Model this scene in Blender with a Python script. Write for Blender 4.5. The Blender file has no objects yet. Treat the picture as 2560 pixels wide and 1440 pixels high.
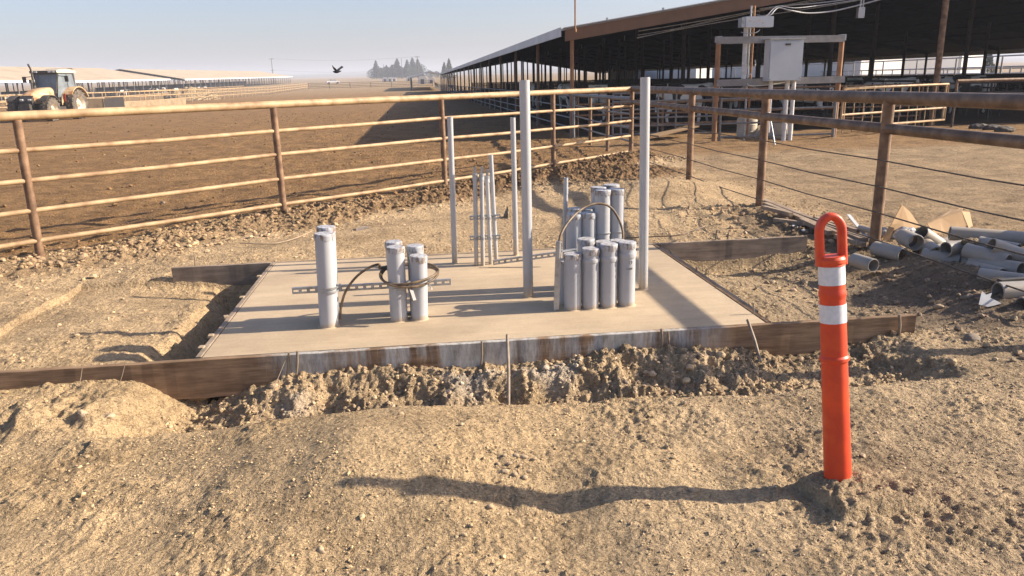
import bpy, math, random
import numpy as np
from mathutils import Vector, Matrix
C = bpy.context
scn = C.scene
col = scn.collection
R = math.radians

# ------------------------------------------------------------------ camera
CAMZ, YAW, FPX = 1.62, 0.115, 1900.0
PITCH, ROLL = math.atan(520/1900), math.atan(.024)
_f = Vector((math.sin(YAW)*math.cos(PITCH), math.cos(YAW)*math.cos(PITCH), -math.sin(PITCH)))
_r = Vector((math.cos(YAW), -math.sin(YAW), 0)); _u = _r.cross(_f)
CR = _r*math.cos(ROLL)-_u*math.sin(ROLL); CU = _u*math.cos(ROLL)+_r*math.sin(ROLL)
cam = bpy.data.cameras.new('camera'); camo = bpy.data.objects.new('camera', cam); col.objects.link(camo)
cam.sensor_width = 36; cam.lens = FPX/2560*36; cam.clip_start = .05; cam.clip_end = 9000
M3 = Matrix((CR, CU, -_f)).transposed()
camo.matrix_world = Matrix.Translation((0, 0, CAMZ)) @ M3.to_4x4()
scn.camera = camo

# ------------------------------------------------------------------ light
SUN_EL, SUN_AZ = 27.3, 1.5          # sun stands to the right (+X), a touch towards the camera side
w = bpy.data.worlds.new('World'); scn.world = w; w.use_nodes = True
nt = w.node_tree; bg = nt.nodes['Background']
sky = nt.nodes.new('ShaderNodeTexSky'); sky.sky_type = 'NISHITA'; sky.sun_disc = False
sky.sun_elevation = R(SUN_EL); sky.sun_rotation = R(90+SUN_AZ)
sky.air_density = 1.0; sky.dust_density = 2.3; sky.ozone_density = 4.5; sky.altitude = 0
tint = nt.nodes.new('ShaderNodeMix'); tint.data_type = 'RGBA'; tint.blend_type = 'MULTIPLY'; tint.inputs[0].default_value = 1; tint.inputs[7].default_value = (1.09, .985, 1.0, 1)
nt.links.new(sky.outputs[0], tint.inputs[6]); nt.links.new(tint.outputs[2], bg.inputs[0]); bg.inputs[1].default_value = .092
sl = bpy.data.lights.new('sun', 'SUN'); sl.energy = 5.0; sl.angle = R(.55); sl.color = (1, .87, .70)
so = bpy.data.objects.new('sun', sl); col.objects.link(so)
sd = Vector((math.cos(R(SUN_EL))*math.cos(R(SUN_AZ)), -math.cos(R(SUN_EL))*math.sin(R(SUN_AZ)), math.sin(R(SUN_EL))))
so.rotation_euler = (-sd).to_track_quat('-Z', 'Y').to_euler(); so.location = (60, -5, 40)
scn.view_settings.view_transform = 'Standard'; scn.view_settings.look = 'None'
scn.view_settings.exposure = 1.12; scn.view_settings.gamma = 1
scn.cycles.max_bounces = 6; scn.cycles.diffuse_bounces = 3; scn.cycles.volume_bounces = 0

# ------------------------------------------------------------------ measuring helpers (photo pixel -> place)
def ray(px, py): return _f + CR*((px-1280)/FPX) - CU*((py-720)/FPX)
def G(px, py, z=0.): d = ray(px, py); return Vector((0, 0, CAMZ)) + d*((z-CAMZ)/d.z)
def PY(px, py, Y): d = ray(px, py); return Vector((0, 0, CAMZ)) + d*(Y/d.y)
def PX(px, py, X): d = ray(px, py); return Vector((0, 0, CAMZ)) + d*(X/d.x)

# ------------------------------------------------------------------ materials
def new_mat(name):
    m = bpy.data.materials.new(name); m.use_nodes = True
    t = m.node_tree; return m, t, t.nodes['Principled BSDF']
def N(t, kind, **kw):
    n = t.nodes.new(kind)
    for k, v in kw.items():
        if k in n.inputs: n.inputs[k].default_value = v
        else: setattr(n, k, v)
    return n
def ramp(t, src, stops):
    r = t.nodes.new('ShaderNodeValToRGB'); e = r.color_ramp.elements
    while len(e) < len(stops): e.new(.5)
    for i, (p, c) in enumerate(stops):
        e[i].position = p; e[i].color = (*c, 1) if len(c) == 3 else c
    t.links.new(src, r.inputs[0]); return r.outputs[0]
def mix(t, fac, a, b, mode='MIX'):
    n = t.nodes.new('ShaderNodeMix'); n.data_type = 'RGBA'; n.blend_type = mode
    for s, v in ((0, fac), (6, a), (7, b)):
        if isinstance(v, (int, float)): n.inputs[s].default_value = v
        elif isinstance(v, tuple): n.inputs[s].default_value = (*v, 1)
        else: t.links.new(v, n.inputs[s])
    return n.outputs[2]
def coords(t, scale=(1, 1, 1), kind='Object'):
    tc = t.nodes.new('ShaderNodeTexCoord'); mp = t.nodes.new('ShaderNodeMapping')
    mp.inputs['Scale'].default_value = scale; t.links.new(tc.outputs[kind], mp.inputs[0]); return mp.outputs[0]
def noise(t, vec, scale, detail=4, rough=.55, out=0):
    n = N(t, 'ShaderNodeTexNoise', Scale=scale, Detail=detail, Roughness=rough); t.links.new(vec, n.inputs['Vector']); return n.outputs[out]
def bump(t, b, h, strength, dist):
    n = N(t, 'ShaderNodeBump', Strength=strength, Distance=dist); t.links.new(h, n.inputs['Height']); t.links.new(n.outputs[0], b.inputs['Normal']); return n
def mat(name, c1, c2=None, c3=None, scale=8, rough=.7, metal=0, bstr=.2, bdist=.002, stretch=(1, 1, 1), lo=.35, hi=.65, detail=5, spec=.5):
    m, t, b = new_mat(name); v = coords(t, stretch)
    n1 = noise(t, v, scale, detail)
    if c2 is None: c2 = tuple(x*.8 for x in c1)
    stops = [(lo, c1), (hi, c2)] if c3 is None else [(lo, c1), ((lo+hi)/2, c2), (hi, c3)]
    t.links.new(ramp(t, n1, stops), b.inputs['Base Color'])
    b.inputs['Roughness'].default_value = rough; b.inputs['Metallic'].default_value = metal
    b.inputs['Specular IOR Level'].default_value = spec
    if bstr: bump(t, b, noise(t, v, scale*5, 4), bstr, bdist)
    return m
def dusty(name, base, dust, zlo, zhi, rough=.55, metal=0, scale=10, spots=(.18, .12, .07), spot_amt=.62, spec=.4):
    """base colour with dried slurry smears near the foot (object z) and scattered dirt spots"""
    m, t, b = new_mat(name); v = coords(t)
    sep = t.nodes.new('ShaderNodeSeparateXYZ'); t.links.new(v, sep.inputs[0])
    mr = N(t, 'ShaderNodeMapRange'); mr.inputs[1].default_value = zhi; mr.inputs[2].default_value = zlo
    t.links.new(sep.outputs[2], mr.inputs[0])
    n1 = noise(t, v, scale, 6, .65)
    ma = N(t, 'ShaderNodeMath', operation='ADD'); t.links.new(mr.outputs[0], ma.inputs[0]); t.links.new(n1, ma.inputs[1])
    f = ramp(t, ma.outputs[0], [(.72, (0, 0, 0)), (1.0, (1, 1, 1))])
    n2 = noise(t, v, scale*.6, 3); basec = mix(t, n2, tuple(x*.86 for x in base), tuple(min(1, x*1.1) for x in base))
    n3 = noise(t, coords(t, (1, 1, .35)), scale*2.2, 5, .7)
    f3 = ramp(t, n3, [(spot_amt, (0, 0, 0)), (spot_amt+.12, (.8, .8, .8))])
    c = mix(t, f, basec, dust); c = mix(t, f3, c, spots)
    t.links.new(c, b.inputs['Base Color']); b.inputs['Roughness'].default_value = rough
    b.inputs['Metallic'].default_value = metal; b.inputs['Specular IOR Level'].default_value = spec
    bump(t, b, n3, .15, .002)
    return m

def ground_mat():
    m, t, b = new_mat('dirt'); v = coords(t)
    a = N(t, 'ShaderNodeVertexColor', layer_name='soil')
    n1 = noise(t, v, 1.3, 6, .6); n2 = noise(t, v, 22, 6, .7); n3 = noise(t, v, 90, 4, .65)
    c = mix(t, ramp(t, n1, [(.35, (.78, .78, .8)), (.65, (1.14, 1.12, 1.08))]), a.outputs[0], a.outputs[0])
    mul = mix(t, 1.0, a.outputs[0], ramp(t, n1, [(.32, (.80, .79, .78)), (.68, (1.16, 1.14, 1.1))]), 'MULTIPLY')
    n5 = noise(t, coords(t, (.5, 1.3, 1)), 1.7, 7, .72)
    mul = mix(t, 1.0, mul, ramp(t, n5, [(.32, (.72, .70, .68)), (.5, (1, 1, 1)), (.68, (1.12, 1.11, 1.1))]), 'MULTIPLY')
    mul = mix(t, 1.0, mul, ramp(t, n2, [(.30, (.62, .60, .58)), (.5, (1, 1, 1)), (.72, (1.22, 1.2, 1.16))]), 'MULTIPLY')
    mul = mix(t, 1.0, mul, ramp(t, n3, [(.3, (.78, .77, .76)), (.7, (1.18, 1.17, 1.15))]), 'MULTIPLY')
    t.links.new(mul, b.inputs['Base Color']); b.inputs['Roughness'].default_value = .95
    b.inputs['Specular IOR Level'].default_value = .15
    vo = N(t, 'ShaderNodeTexVoronoi', Scale=46.0); t.links.new(v, vo.inputs['Vector'])
    hh = N(t, 'ShaderNodeMath', operation='ADD'); t.links.new(n2, hh.inputs[0])
    m2 = N(t, 'ShaderNodeMath', operation='MULTIPLY'); m2.inputs[1].default_value = .45; t.links.new(n3, m2.inputs[0])
    t.links.new(m2.outputs[0], hh.inputs[1])
    m3 = N(t, 'ShaderNodeMath', operation='MULTIPLY'); m3.inputs[1].default_value = -.35; t.links.new(vo.outputs[0], m3.inputs[0])
    h3 = N(t, 'ShaderNodeMath', operation='ADD'); t.links.new(hh.outputs[0], h3.inputs[0]); t.links.new(m3.outputs[0], h3.inputs[1])
    b1 = N(t, 'ShaderNodeBump', Strength=1.0, Distance=.034); t.links.new(h3.outputs[0], b1.inputs['Height'])
    n4 = noise(t, coords(t, (.6, 1.4, 1)), 3.2, 7, .7)
    b2 = N(t, 'ShaderNodeBump', Strength=.7, Distance=.15); t.links.new(n4, b2.inputs['Height']); t.links.new(b1.outputs[0], b2.inputs['Normal'])
    t.links.new(b2.outputs[0], b.inputs['Normal'])
    return m
def clod_mat():
    m, t, b = new_mat('clod_soil'); v = coords(t)
    a = N(t, 'ShaderNodeVertexColor', layer_name='soil')
    n2 = noise(t, v, 60, 5, .7)
    t.links.new(mix(t, 1.0, a.outputs[0], ramp(t, n2, [(.3, (.72, .7, .68)), (.7, (1.18, 1.16, 1.13))]), 'MULTIPLY'), b.inputs['Base Color'])
    b.inputs['Roughness'].default_value = .95; b.inputs['Specular IOR Level'].default_value = .15
    bump(t, b, n2, .7, .008); return m
def wood_mat(name, c1, c2, splash=False):
    m, t, b = new_mat(name); v = coords(t, (1.2, 14, 14)); g = noise(t, v, 3.0, 7, .65)
    v2 = coords(t); blot = noise(t, v2, 3.2, 5, .6)
    c = mix(t, ramp(t, g, [(.35, (0, 0, 0)), (.65, (1, 1, 1))]), c1, c2)
    c = mix(t, 1.0, c, ramp(t, blot, [(.3, (.62, .6, .58)), (.7, (1.25, 1.2, 1.15))]), 'MULTIPLY')
    if splash:
        sep = t.nodes.new('ShaderNodeSeparateXYZ'); t.links.new(v2, sep.inputs[0])
        dr = noise(t, coords(t, (1, 1, .12)), 11, 6, .75); patch = noise(t, coords(t, (1, 1, .5)), 1.9, 4, .6)
        # dried concrete slurry only where the pour ran over the form, x -0.95 .. 1.75 of the board
        mx = N(t, 'ShaderNodeMapRange'); mx.inputs[1].default_value = -1.05; mx.inputs[2].default_value = -.8; t.links.new(sep.outputs[0], mx.inputs[0])
        mx2 = N(t, 'ShaderNodeMapRange'); mx2.inputs[1].default_value = 1.9; mx2.inputs[2].default_value = 1.6; t.links.new(sep.outputs[0], mx2.inputs[0])
        mz = N(t, 'ShaderNodeMapRange'); mz.inputs[1].default_value = -.16; mz.inputs[2].default_value = .03; t.links.new(sep.outputs[2], mz.inputs[0])
        s1 = N(t, 'ShaderNodeMath', operation='MULTIPLY'); t.links.new(mx.outputs[0], s1.inputs[0]); t.links.new(mx2.outputs[0], s1.inputs[1])
        ad = N(t, 'ShaderNodeMath', operation='ADD'); t.links.new(dr, ad.inputs[0]); t.links.new(patch, ad.inputs[1])
        ad2 = N(t, 'ShaderNodeMath', operation='MULTIPLY_ADD'); t.links.new(mz.outputs[0], ad2.inputs[0]); ad2.inputs[1].default_value = .22; t.links.new(ad.outputs[0], ad2.inputs[2])
        sc = N(t, 'ShaderNodeMath', operation='MULTIPLY'); t.links.new(ad2.outputs[0], sc.inputs[0]); sc.inputs[1].default_value = 1/1.5
        th = ramp(t, sc.outputs[0], [(1.04/1.5, (0, 0, 0)), (1.20/1.5, (1, 1, 1))])
        fm = N(t, 'ShaderNodeMath', operation='MULTIPLY'); t.links.new(th, fm.inputs[0]); t.links.new(s1.outputs[0], fm.inputs[1])
        c = mix(t, fm.outputs[0], c, mix(t, ramp(t, noise(t, coords(t, (1, 1, .25)), 24, 6, .75), [(.35, (0, 0, 0)), (.65, (1, 1, 1))]), (.23, .21, .18), (.52, .50, .46)))
    t.links.new(c, b.inputs['Base Color']); b.inputs['Roughness'].default_value = .85; b.inputs['Specular IOR Level'].default_value = .2
    bump(t, b, g, .5, .004); return m
def slab_mat():
    m, t, b = new_mat('fresh_concrete'); v = coords(t)
    n1 = ramp(t, noise(t, v, 1.6, 7, .68), [(.35, (0, 0, 0)), (.65, (1, 1, 1))]); n2 = noise(t, v, 60, 4, .7); n3 = noise(t, coords(t, (.5, 3, 1)), 4, 6, .7)
    c = mix(t, n1, (.39, .30, .198), (.50, .39, .258))
    c = mix(t, 1.0, c, ramp(t, n3, [(.3, (.88, .87, .86)), (.7, (1.07, 1.06, 1.05))]), 'MULTIPLY')
    c = mix(t, 1.0, c, ramp(t, n2, [(.3, (.9, .9, .9)), (.7, (1.06, 1.06, 1.06))]), 'MULTIPLY')
    t.links.new(c, b.inputs['Base Color']); b.inputs['Roughness'].default_value = .8; b.inputs['Specular IOR Level'].default_value = .3
    bump(t, b, n2, .25, .002); return m
def cow_mat():
    m, t, b = new_mat('cow_hide'); oi = t.nodes.new('ShaderNodeObjectInfo')
    tc = t.nodes.new('ShaderNodeTexCoord'); ad = N(t, 'ShaderNodeVectorMath', operation='MULTIPLY_ADD')
    t.links.new(tc.outputs['Object'], ad.inputs[0]); ad.inputs[1].default_value = (1, 1, 1)
    ml = N(t, 'ShaderNodeMath', operation='MULTIPLY'); ml.inputs[1].default_value = 40; t.links.new(oi.outputs['Random'], ml.inputs[0]); t.links.new(ml.outputs[0], ad.inputs[2])
    n = noise(t, ad.outputs[0], 1.5, 1.5, .4)
    t.links.new(ramp(t, n, [(.47, (.03, .027, .025)), (.49, (.72, .68, .6))]), b.inputs['Base Color']); b.inputs['Roughness'].default_value = .7
    return m

MT = dict(
 dirt=ground_mat(), clod=clod_mat(), slab=slab_mat(), cow=cow_mat(),
 fence_tan=mat('dusty_rusted_pipe', (.23, .135, .065), (.37, .25, .13), (.47, .34, .19), 6, .62, 0, .3, .003, lo=.3, hi=.7),
 fence_brown=mat('rusted_pipe', (.075, .046, .028), (.15, .095, .058), (.24, .165, .11), 7, .55, .15, .3, .003, lo=.32, hi=.7),
 post_brown=mat('rusted_post', (.10, .055, .03), (.20, .115, .062), (.30, .19, .11), 9, .65, .05, .35, .003, lo=.3, hi=.72),
 cable=mat('steel_cable', (.06, .045, .035), (.16, .12, .085), None, 30, .6, .4, 0),
 pvc=dusty('grey_conduit', (.415, .425, .44), (.42, .345, .26), -.05, .06, .42, scale=9, spot_amt=.66),
 pvc_cap=dusty('smeared_cap', (.43, .445, .47), (.42, .33, .23), -9, -8, .5, scale=22, spots=(.17, .105, .05), spot_amt=.47),
 pvc_scrap=mat('scrap_conduit', (.23, .21, .185), (.31, .285, .25), (.34, .26, .17), 5, .55, 0, .15, .002, lo=.3, hi=.75),
 pvc_in=mat('conduit_inside', (.06, .06, .06), (.10, .095, .09), None, 8, .7, 0, 0),
 steel_pipe=dusty('galvanised_pipe', (.46, .47, .48), (.42, .36, .285), -.3, .34, .38, .25, 7, (.34, .25, .17), .68),
 galv=mat('galvanised_steel', (.32, .33, .345), (.42, .43, .44), (.27, .26, .25), 14, .42, .6, .1, .001),
 rack_steel=mat('dull_rack_steel', (.20, .19, .185), (.27, .26, .25), None, 6, .6, .3, .1, .001),
 galv_dark=mat('weathered_steel', (.17, .165, .16), (.25, .24, .23), None, 9, .6, .3, .1, .001),
 hose=mat('dirty_cable_jacket', (.05, .032, .018), (.15, .10, .055), (.26, .18, .105), 16, .55, 0, .3, .001),
 orange=mat('orange_plastic', (.74, .070, .014), (.60, .052, .014), (.74, .11, .025), 4, .48, 0, .1, .002),
 reflect=mat('white_reflective_sheet', (.60, .62, .64), (.70, .71, .72), None, 60, .5, 0, .1, .0008),
 rubber=mat('black_rubber', (.035, .03, .027), (.09, .07, .052), None, 7, .8, 0, .2, .002),
 rubber_dusty=mat('dusty_tyre', (.05, .043, .036), (.16, .125, .09), None, 5, .85, 0, .2, .005),
 cardboard=mat('cardboard', (.36, .235, .12), (.29, .185, .095), None, 3, .85, 0, .2, .002),
 plastic_bag=mat('clear_grey_plastic', (.36, .36, .36), (.22, .22, .22), (.55, .55, .55), 18, .25, 0, .6, .01),
 white=mat('white_plastic', (.66, .66, .64), (.5, .48, .44), None, 9, .5, 0, 0),
 lumber=wood_mat('old_lumber', (.20, .155, .115), (.36, .29, .22)),
 board=wood_mat('form_board_wood', (.15, .095, .055), (.27, .185, .115)),
 board_front=wood_mat('slurry_stained_board', (.16, .105, .064), (.31, .215, .135), True),
 board_grey=wood_mat('weathered_board', (.20, .16, .125), (.33, .27, .21)),
 stake=mat('stake_steel', (.30, .24, .18), (.20, .15, .10), None, 20, .6, .2, .2, .001),
 stone=mat('stone', (.40, .30, .19), (.30, .22, .14), None, 12, .9, 0, .6, .004),
 stone_dark=mat('dark_stone', (.15, .115, .085), (.24, .19, .14), None, 12, .9, 0, .6, .004),
 beam=mat('brown_painted_steel', (.17, .085, .04), (.14, .07, .035), None, 3, .6, 0, 0),
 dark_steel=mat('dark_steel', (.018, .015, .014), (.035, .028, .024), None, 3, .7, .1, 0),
 roof_shade=mat('shade_black_underside', (.004, .004, .005), (.008, .008, .008), None, 1, .9, 0, 0, spec=.1),  # shade under the barn roof painted in as near-black
 roof_metal=mat('roof_metal', (.45, .46, .47), (.55, .56, .57), None, 1.2, .5, .3, 0),
 roof_tan=mat('dusty_roof_metal', (.40, .315, .21), (.45, .36, .245), (.36, .28, .185), .25, .7, 0, 0),
 fascia_white=mat('white_fascia', (.62, .62, .62), (.55, .55, .53), None, 2, .5, 0, 0),
 rust_post=mat('orange_rust_post', (.34, .17, .075), (.24, .115, .05), None, 4, .65, .1, .2, .002),
 cabinet=mat('grey_cabinet_paint', (.46, .49, .52), (.42, .45, .48), None, 2.5, .45, .1, 0),
 barrel=mat('dusty_plastic_barrel', (.52, .46, .37), (.42, .35, .26), None, 4, .6, 0, 0),
 concrete=mat('old_concrete', (.30, .22, .135), (.20, .145, .085), None, 2, .9, 0, .3, .01),
 straw=mat('straw', (.40, .30, .17), (.24, .17, .095), (.5, .4, .25), 3, .95, 0, 1, .2),
 tr_orange=mat('dusty_orange_paint', (.42, .27, .13), (.52, .37, .21), (.36, .18, .07), 2.2, .6, 0, 0),
 tr_red=mat('red_decal', (.42, .05, .02), None, None, 4, .5, 0, 0),
 tr_dark=mat('black_machine_paint', (.03, .028, .026), (.075, .062, .05), None, 4, .6, 0, 0),
 tr_cream=mat('cream_paint', (.58, .50, .38), (.48, .40, .29), None, 3, .6, 0, 0),
 rim=mat('white_rim', (.66, .62, .54), (.52, .44, .33), None, 4, .5, .1, 0),
 glass=mat('cab_glass', (.20, .23, .25), (.13, .15, .165), None, 2, .12, 0, 0),
 lens=mat('lamp_lens', (.75, .75, .72), None, None, 2, .2, 0, 0),
 needle=mat('conifer_foliage', (.035, .05, .03), (.07, .085, .05), None, .5, .9, 0, 0, spec=.1),
 bark=mat('bark', (.10, .075, .05), (.06, .045, .03), None, 1, .9, 0, 0),
 pole_wood=mat('pole_wood', (.13, .10, .075), (.08, .06, .045), None, 1, .9, 0, 0),
 white_wall=mat('white_wall', (.66, .66, .65), (.58, .57, .54), None, .3, .8, 0, 0),
 window=mat('dark_window', (.06, .065, .07), None, None, 1, .2, 0, 0),
 bird=mat('black_feathers', (.012, .012, .014), (.03, .03, .032), None, 20, .6, 0, 0),
 hill=mat('distant_scrub', (.10, .10, .07), (.16, .145, .10), None, .01, .95, 0, 0, spec=.1),
 ink=mat('printed_ink', (.05, .045, .04), None, None, 5, .7, 0, 0),
)

# ------------------------------------------------------------------ mesh builder
WL = {}
class MB:
    def __init__(s): s.v = []; s.f = []; s.sm = []
    def add(s, vs, fs, smooth=False):
        o = len(s.v); s.v += [tuple(p) for p in vs]; s.f += [tuple(i+o for i in q) for q in fs]; s.sm += [smooth]*len(fs); return s
    def box(s, c, size, rot=None, bev=0):
        hx, hy, hz_ = [d/2 for d in size]; c = Vector(c)
        vs = [Vector((x*hx, y*hy, z*hz_)) for z in (-1, 1) for y in (-1, 1) for x in (-1, 1)]
        if rot is not None: vs = [rot @ p for p in vs]
        return s.add([c+p for p in vs], [(0, 2, 3, 1), (4, 5, 7, 6), (0, 1, 5, 4), (2, 6, 7, 3), (0, 4, 6, 2), (1, 3, 7, 5)])
    def beam(s, a, b, wd, ht, up=(0, 0, 1)):
        a, b = Vector(a), Vector(b); d = (b-a); L = d.length; x = d.normalized(); y = Vector(up).cross(x).normalized(); z = x.cross(y)
        return s.box((a+b)/2, (L, wd, ht), Matrix((x, y, z)).transposed())
    def tube(s, pts, r, n=10, cap=True, smooth=True, r2=None):
        pts = [Vector(p) for p in pts]; m = len(pts); rs = r if isinstance(r, (list, tuple)) else [r]*m
        vs = []; prev = None
        for i, p in enumerate(pts):
            d = (pts[min(i+1, m-1)]-pts[max(i-1, 0)]).normalized()
            if prev is None:
                a = Vector((0, 0, 1)) if abs(d.z) < .9 else Vector((1, 0, 0)); x = d.cross(a).normalized()
            else: x = (prev-d*prev.dot(d)).normalized()
            prev = x; y = d.cross(x)
            vs += [p+(x*math.cos(2*math.pi*k/n)+y*math.sin(2*math.pi*k/n))*rs[i] for k in range(n)]
        fs = [(i*n+k, i*n+(k+1) % n, (i+1)*n+(k+1) % n, (i+1)*n+k) for i in range(m-1) for k in range(n)]
        s.add(vs, fs, smooth)
        if cap:
            s.add(vs[:n], [tuple(reversed(range(n)))]); s.add(vs[-n:], [tuple(range(n))])
        return s
    def lathe(s, base, top, prof, n=24, smooth=True):
        """prof: (distance along axis, radius) pairs, from base towards top"""
        a = Vector(base); d = (Vector(top)-a).normalized(); h = Vector((0, 1, 0)) if abs(d.y) < .9 else Vector((1, 0, 0))
        x = d.cross(h).normalized(); y = d.cross(x)
        def ringv(t, r): return [a+d*t+(x*math.cos(2*math.pi*k/n)+y*math.sin(2*math.pi*k/n))*r for k in range(n)]
        # a sharp corner of the profile gets its own ring of vertices on each side, so flats stay flat
        runs = [[prof[0]]]
        for i in range(1, len(prof)):
            runs[-1].append(prof[i])
            if i < len(prof)-1:
                (t0, r0), (t1, r1), (t2, r2) = prof[i-1], prof[i], prof[i+1]
                a0, a1 = math.atan2(r1-r0, t1-t0), math.atan2(r2-r1, t2-t1); dd = abs((a1-a0+math.pi) % (2*math.pi)-math.pi)
                if dd > .45: runs.append([prof[i]])
        for run in runs:
            vs = [v for t, r in run for v in ringv(t, r)]
            fs = [(i*n+k, (i+1)*n+k, (i+1)*n+(k+1) % n, i*n+(k+1) % n) for i in range(len(run)-1) for k in range(n)]
            s.add(vs, fs, smooth)
        return s
    def prism(s, poly, off):
        """poly: 3D outline, extruded by off"""
        n = len(poly); a = [Vector(p) for p in poly]; o = Vector(off)
        return s.add(a+[p+o for p in a], [tuple(reversed(range(n))), tuple(range(n, 2*n))]+[(i, (i+1) % n, n+(i+1) % n, n+i) for i in range(n)])
    def build(s, name, m, parent=None, origin=None):
        me = bpy.data.meshes.new(name)
        o = Vector(origin) if origin is not None else (WL[parent.name] if parent is not None else Vector((0, 0, 0)))
        me.from_pydata([tuple(Vector(p)-o) for p in s.v], [], s.f)
        me.polygons.foreach_set('use_smooth', s.sm); me.materials.append(MT[m] if isinstance(m, str) else m)
        ob = bpy.data.objects.new(name, me); col.objects.link(ob)
        if parent is not None:
            ob.parent = parent; ob.location = o-WL[parent.name]
        else: ob.location = o
        WL[ob.name] = o.copy(); return ob
def tag(o, label=None, cat=None, group=None, kind=None):
    if label: o['label'] = label
    if cat: o['category'] = cat
    if group: o['group'] = group
    if kind: o['kind'] = kind
    return o
def thing(name, loc, label, cat, group=None, rz=0):
    o = bpy.data.objects.new(name, None); col.objects.link(o); o.location = loc; o.rotation_euler = (0, 0, rz)
    o.empty_display_size = .1; WL[o.name] = Vector(loc); return tag(o, label, cat, group)
def copy_tree(o, parent=None):
    c = o.copy(); col.objects.link(c); c.parent = parent; WL[c.name] = WL.get(o.name, Vector((0, 0, 0)))
    for ch in [x for x in scn.objects if x.parent == o]: copy_tree(ch, c)
    return c

# ------------------------------------------------------------------ numpy noise + terrain
def pnoise(x, y, seed=0):
    rs = np.random.RandomState(seed); g = rs.rand(256)*2*np.pi; perm = rs.permutation(256)
    xi = np.floor(x).astype(np.int64); yi = np.floor(y).astype(np.int64); xf = x-xi; yf = y-yi
    u = xf*xf*xf*(xf*(xf*6-15)+10); v = yf*yf*yf*(yf*(yf*6-15)+10)
    def gr(ix, iy, fx, fy):
        a = g[perm[(perm[ix & 255]+iy) & 255]]; return np.cos(a)*fx+np.sin(a)*fy
    a = gr(xi, yi, xf, yf); b = gr(xi+1, yi, xf-1, yf); c = gr(xi, yi+1, xf, yf-1); d = gr(xi+1, yi+1, xf-1, yf-1)
    return (a+(b-a)*u+((c+(d-c)*u)-(a+(b-a)*u))*v)*1.5
def sm(a, b, x):
    t = np.clip((x-a)/(b-a), 0, 1); return t*t*(3-2*t)
def bump2(x, y, cx, cy, rx, ry, ang=0):
    c, s_ = math.cos(ang), math.sin(ang); dx, dy = x-cx, y-cy
    return np.exp(-((dx*c+dy*s_)/rx)**2-((-dx*s_+dy*c)/ry)**2)
# corral fence line
FA, FB = np.array([-3.9, 8.0]), np.array([4.25, 15.2]); FD = (FB-FA)/np.linalg.norm(FB-FA); FN = np.array([-FD[1], FD[0]])
def zones(x, y):
    """weights of rough clod ground, light sand, field"""
    s = (x-FA[0])*FN[0]+(y-FA[1])*FN[1]      # >0 beyond the left fence
    wob = .35*pnoise(x*.7, y*.7, 5)+.12*pnoise(x*2.5, y*2.5, 6)
    berm = np.exp(-((s+.35+wob)/.62)**2)*(x < 4.6)*sm(-9, -6, x)
    berm = np.maximum(berm, .9*bump2(x, y, 3.2, 12.6, 1.5, 1.1, .5))
    yb = 4.28
    tx = sm(-1.65, -1.15, x+.08*wob)*(1-sm(2.35, 2.9, x))
    wall = tx*sm(3.55, 3.68, y)*(1-sm(4.33, 4.36, y))
    field = sm(.0, .5, s+wob*.6)*(x < 4.3)+(x >= 4.3)*sm(15, 16.5, y)*.8
    left_of = field*0
    return s, berm, wall, field, tx
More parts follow.
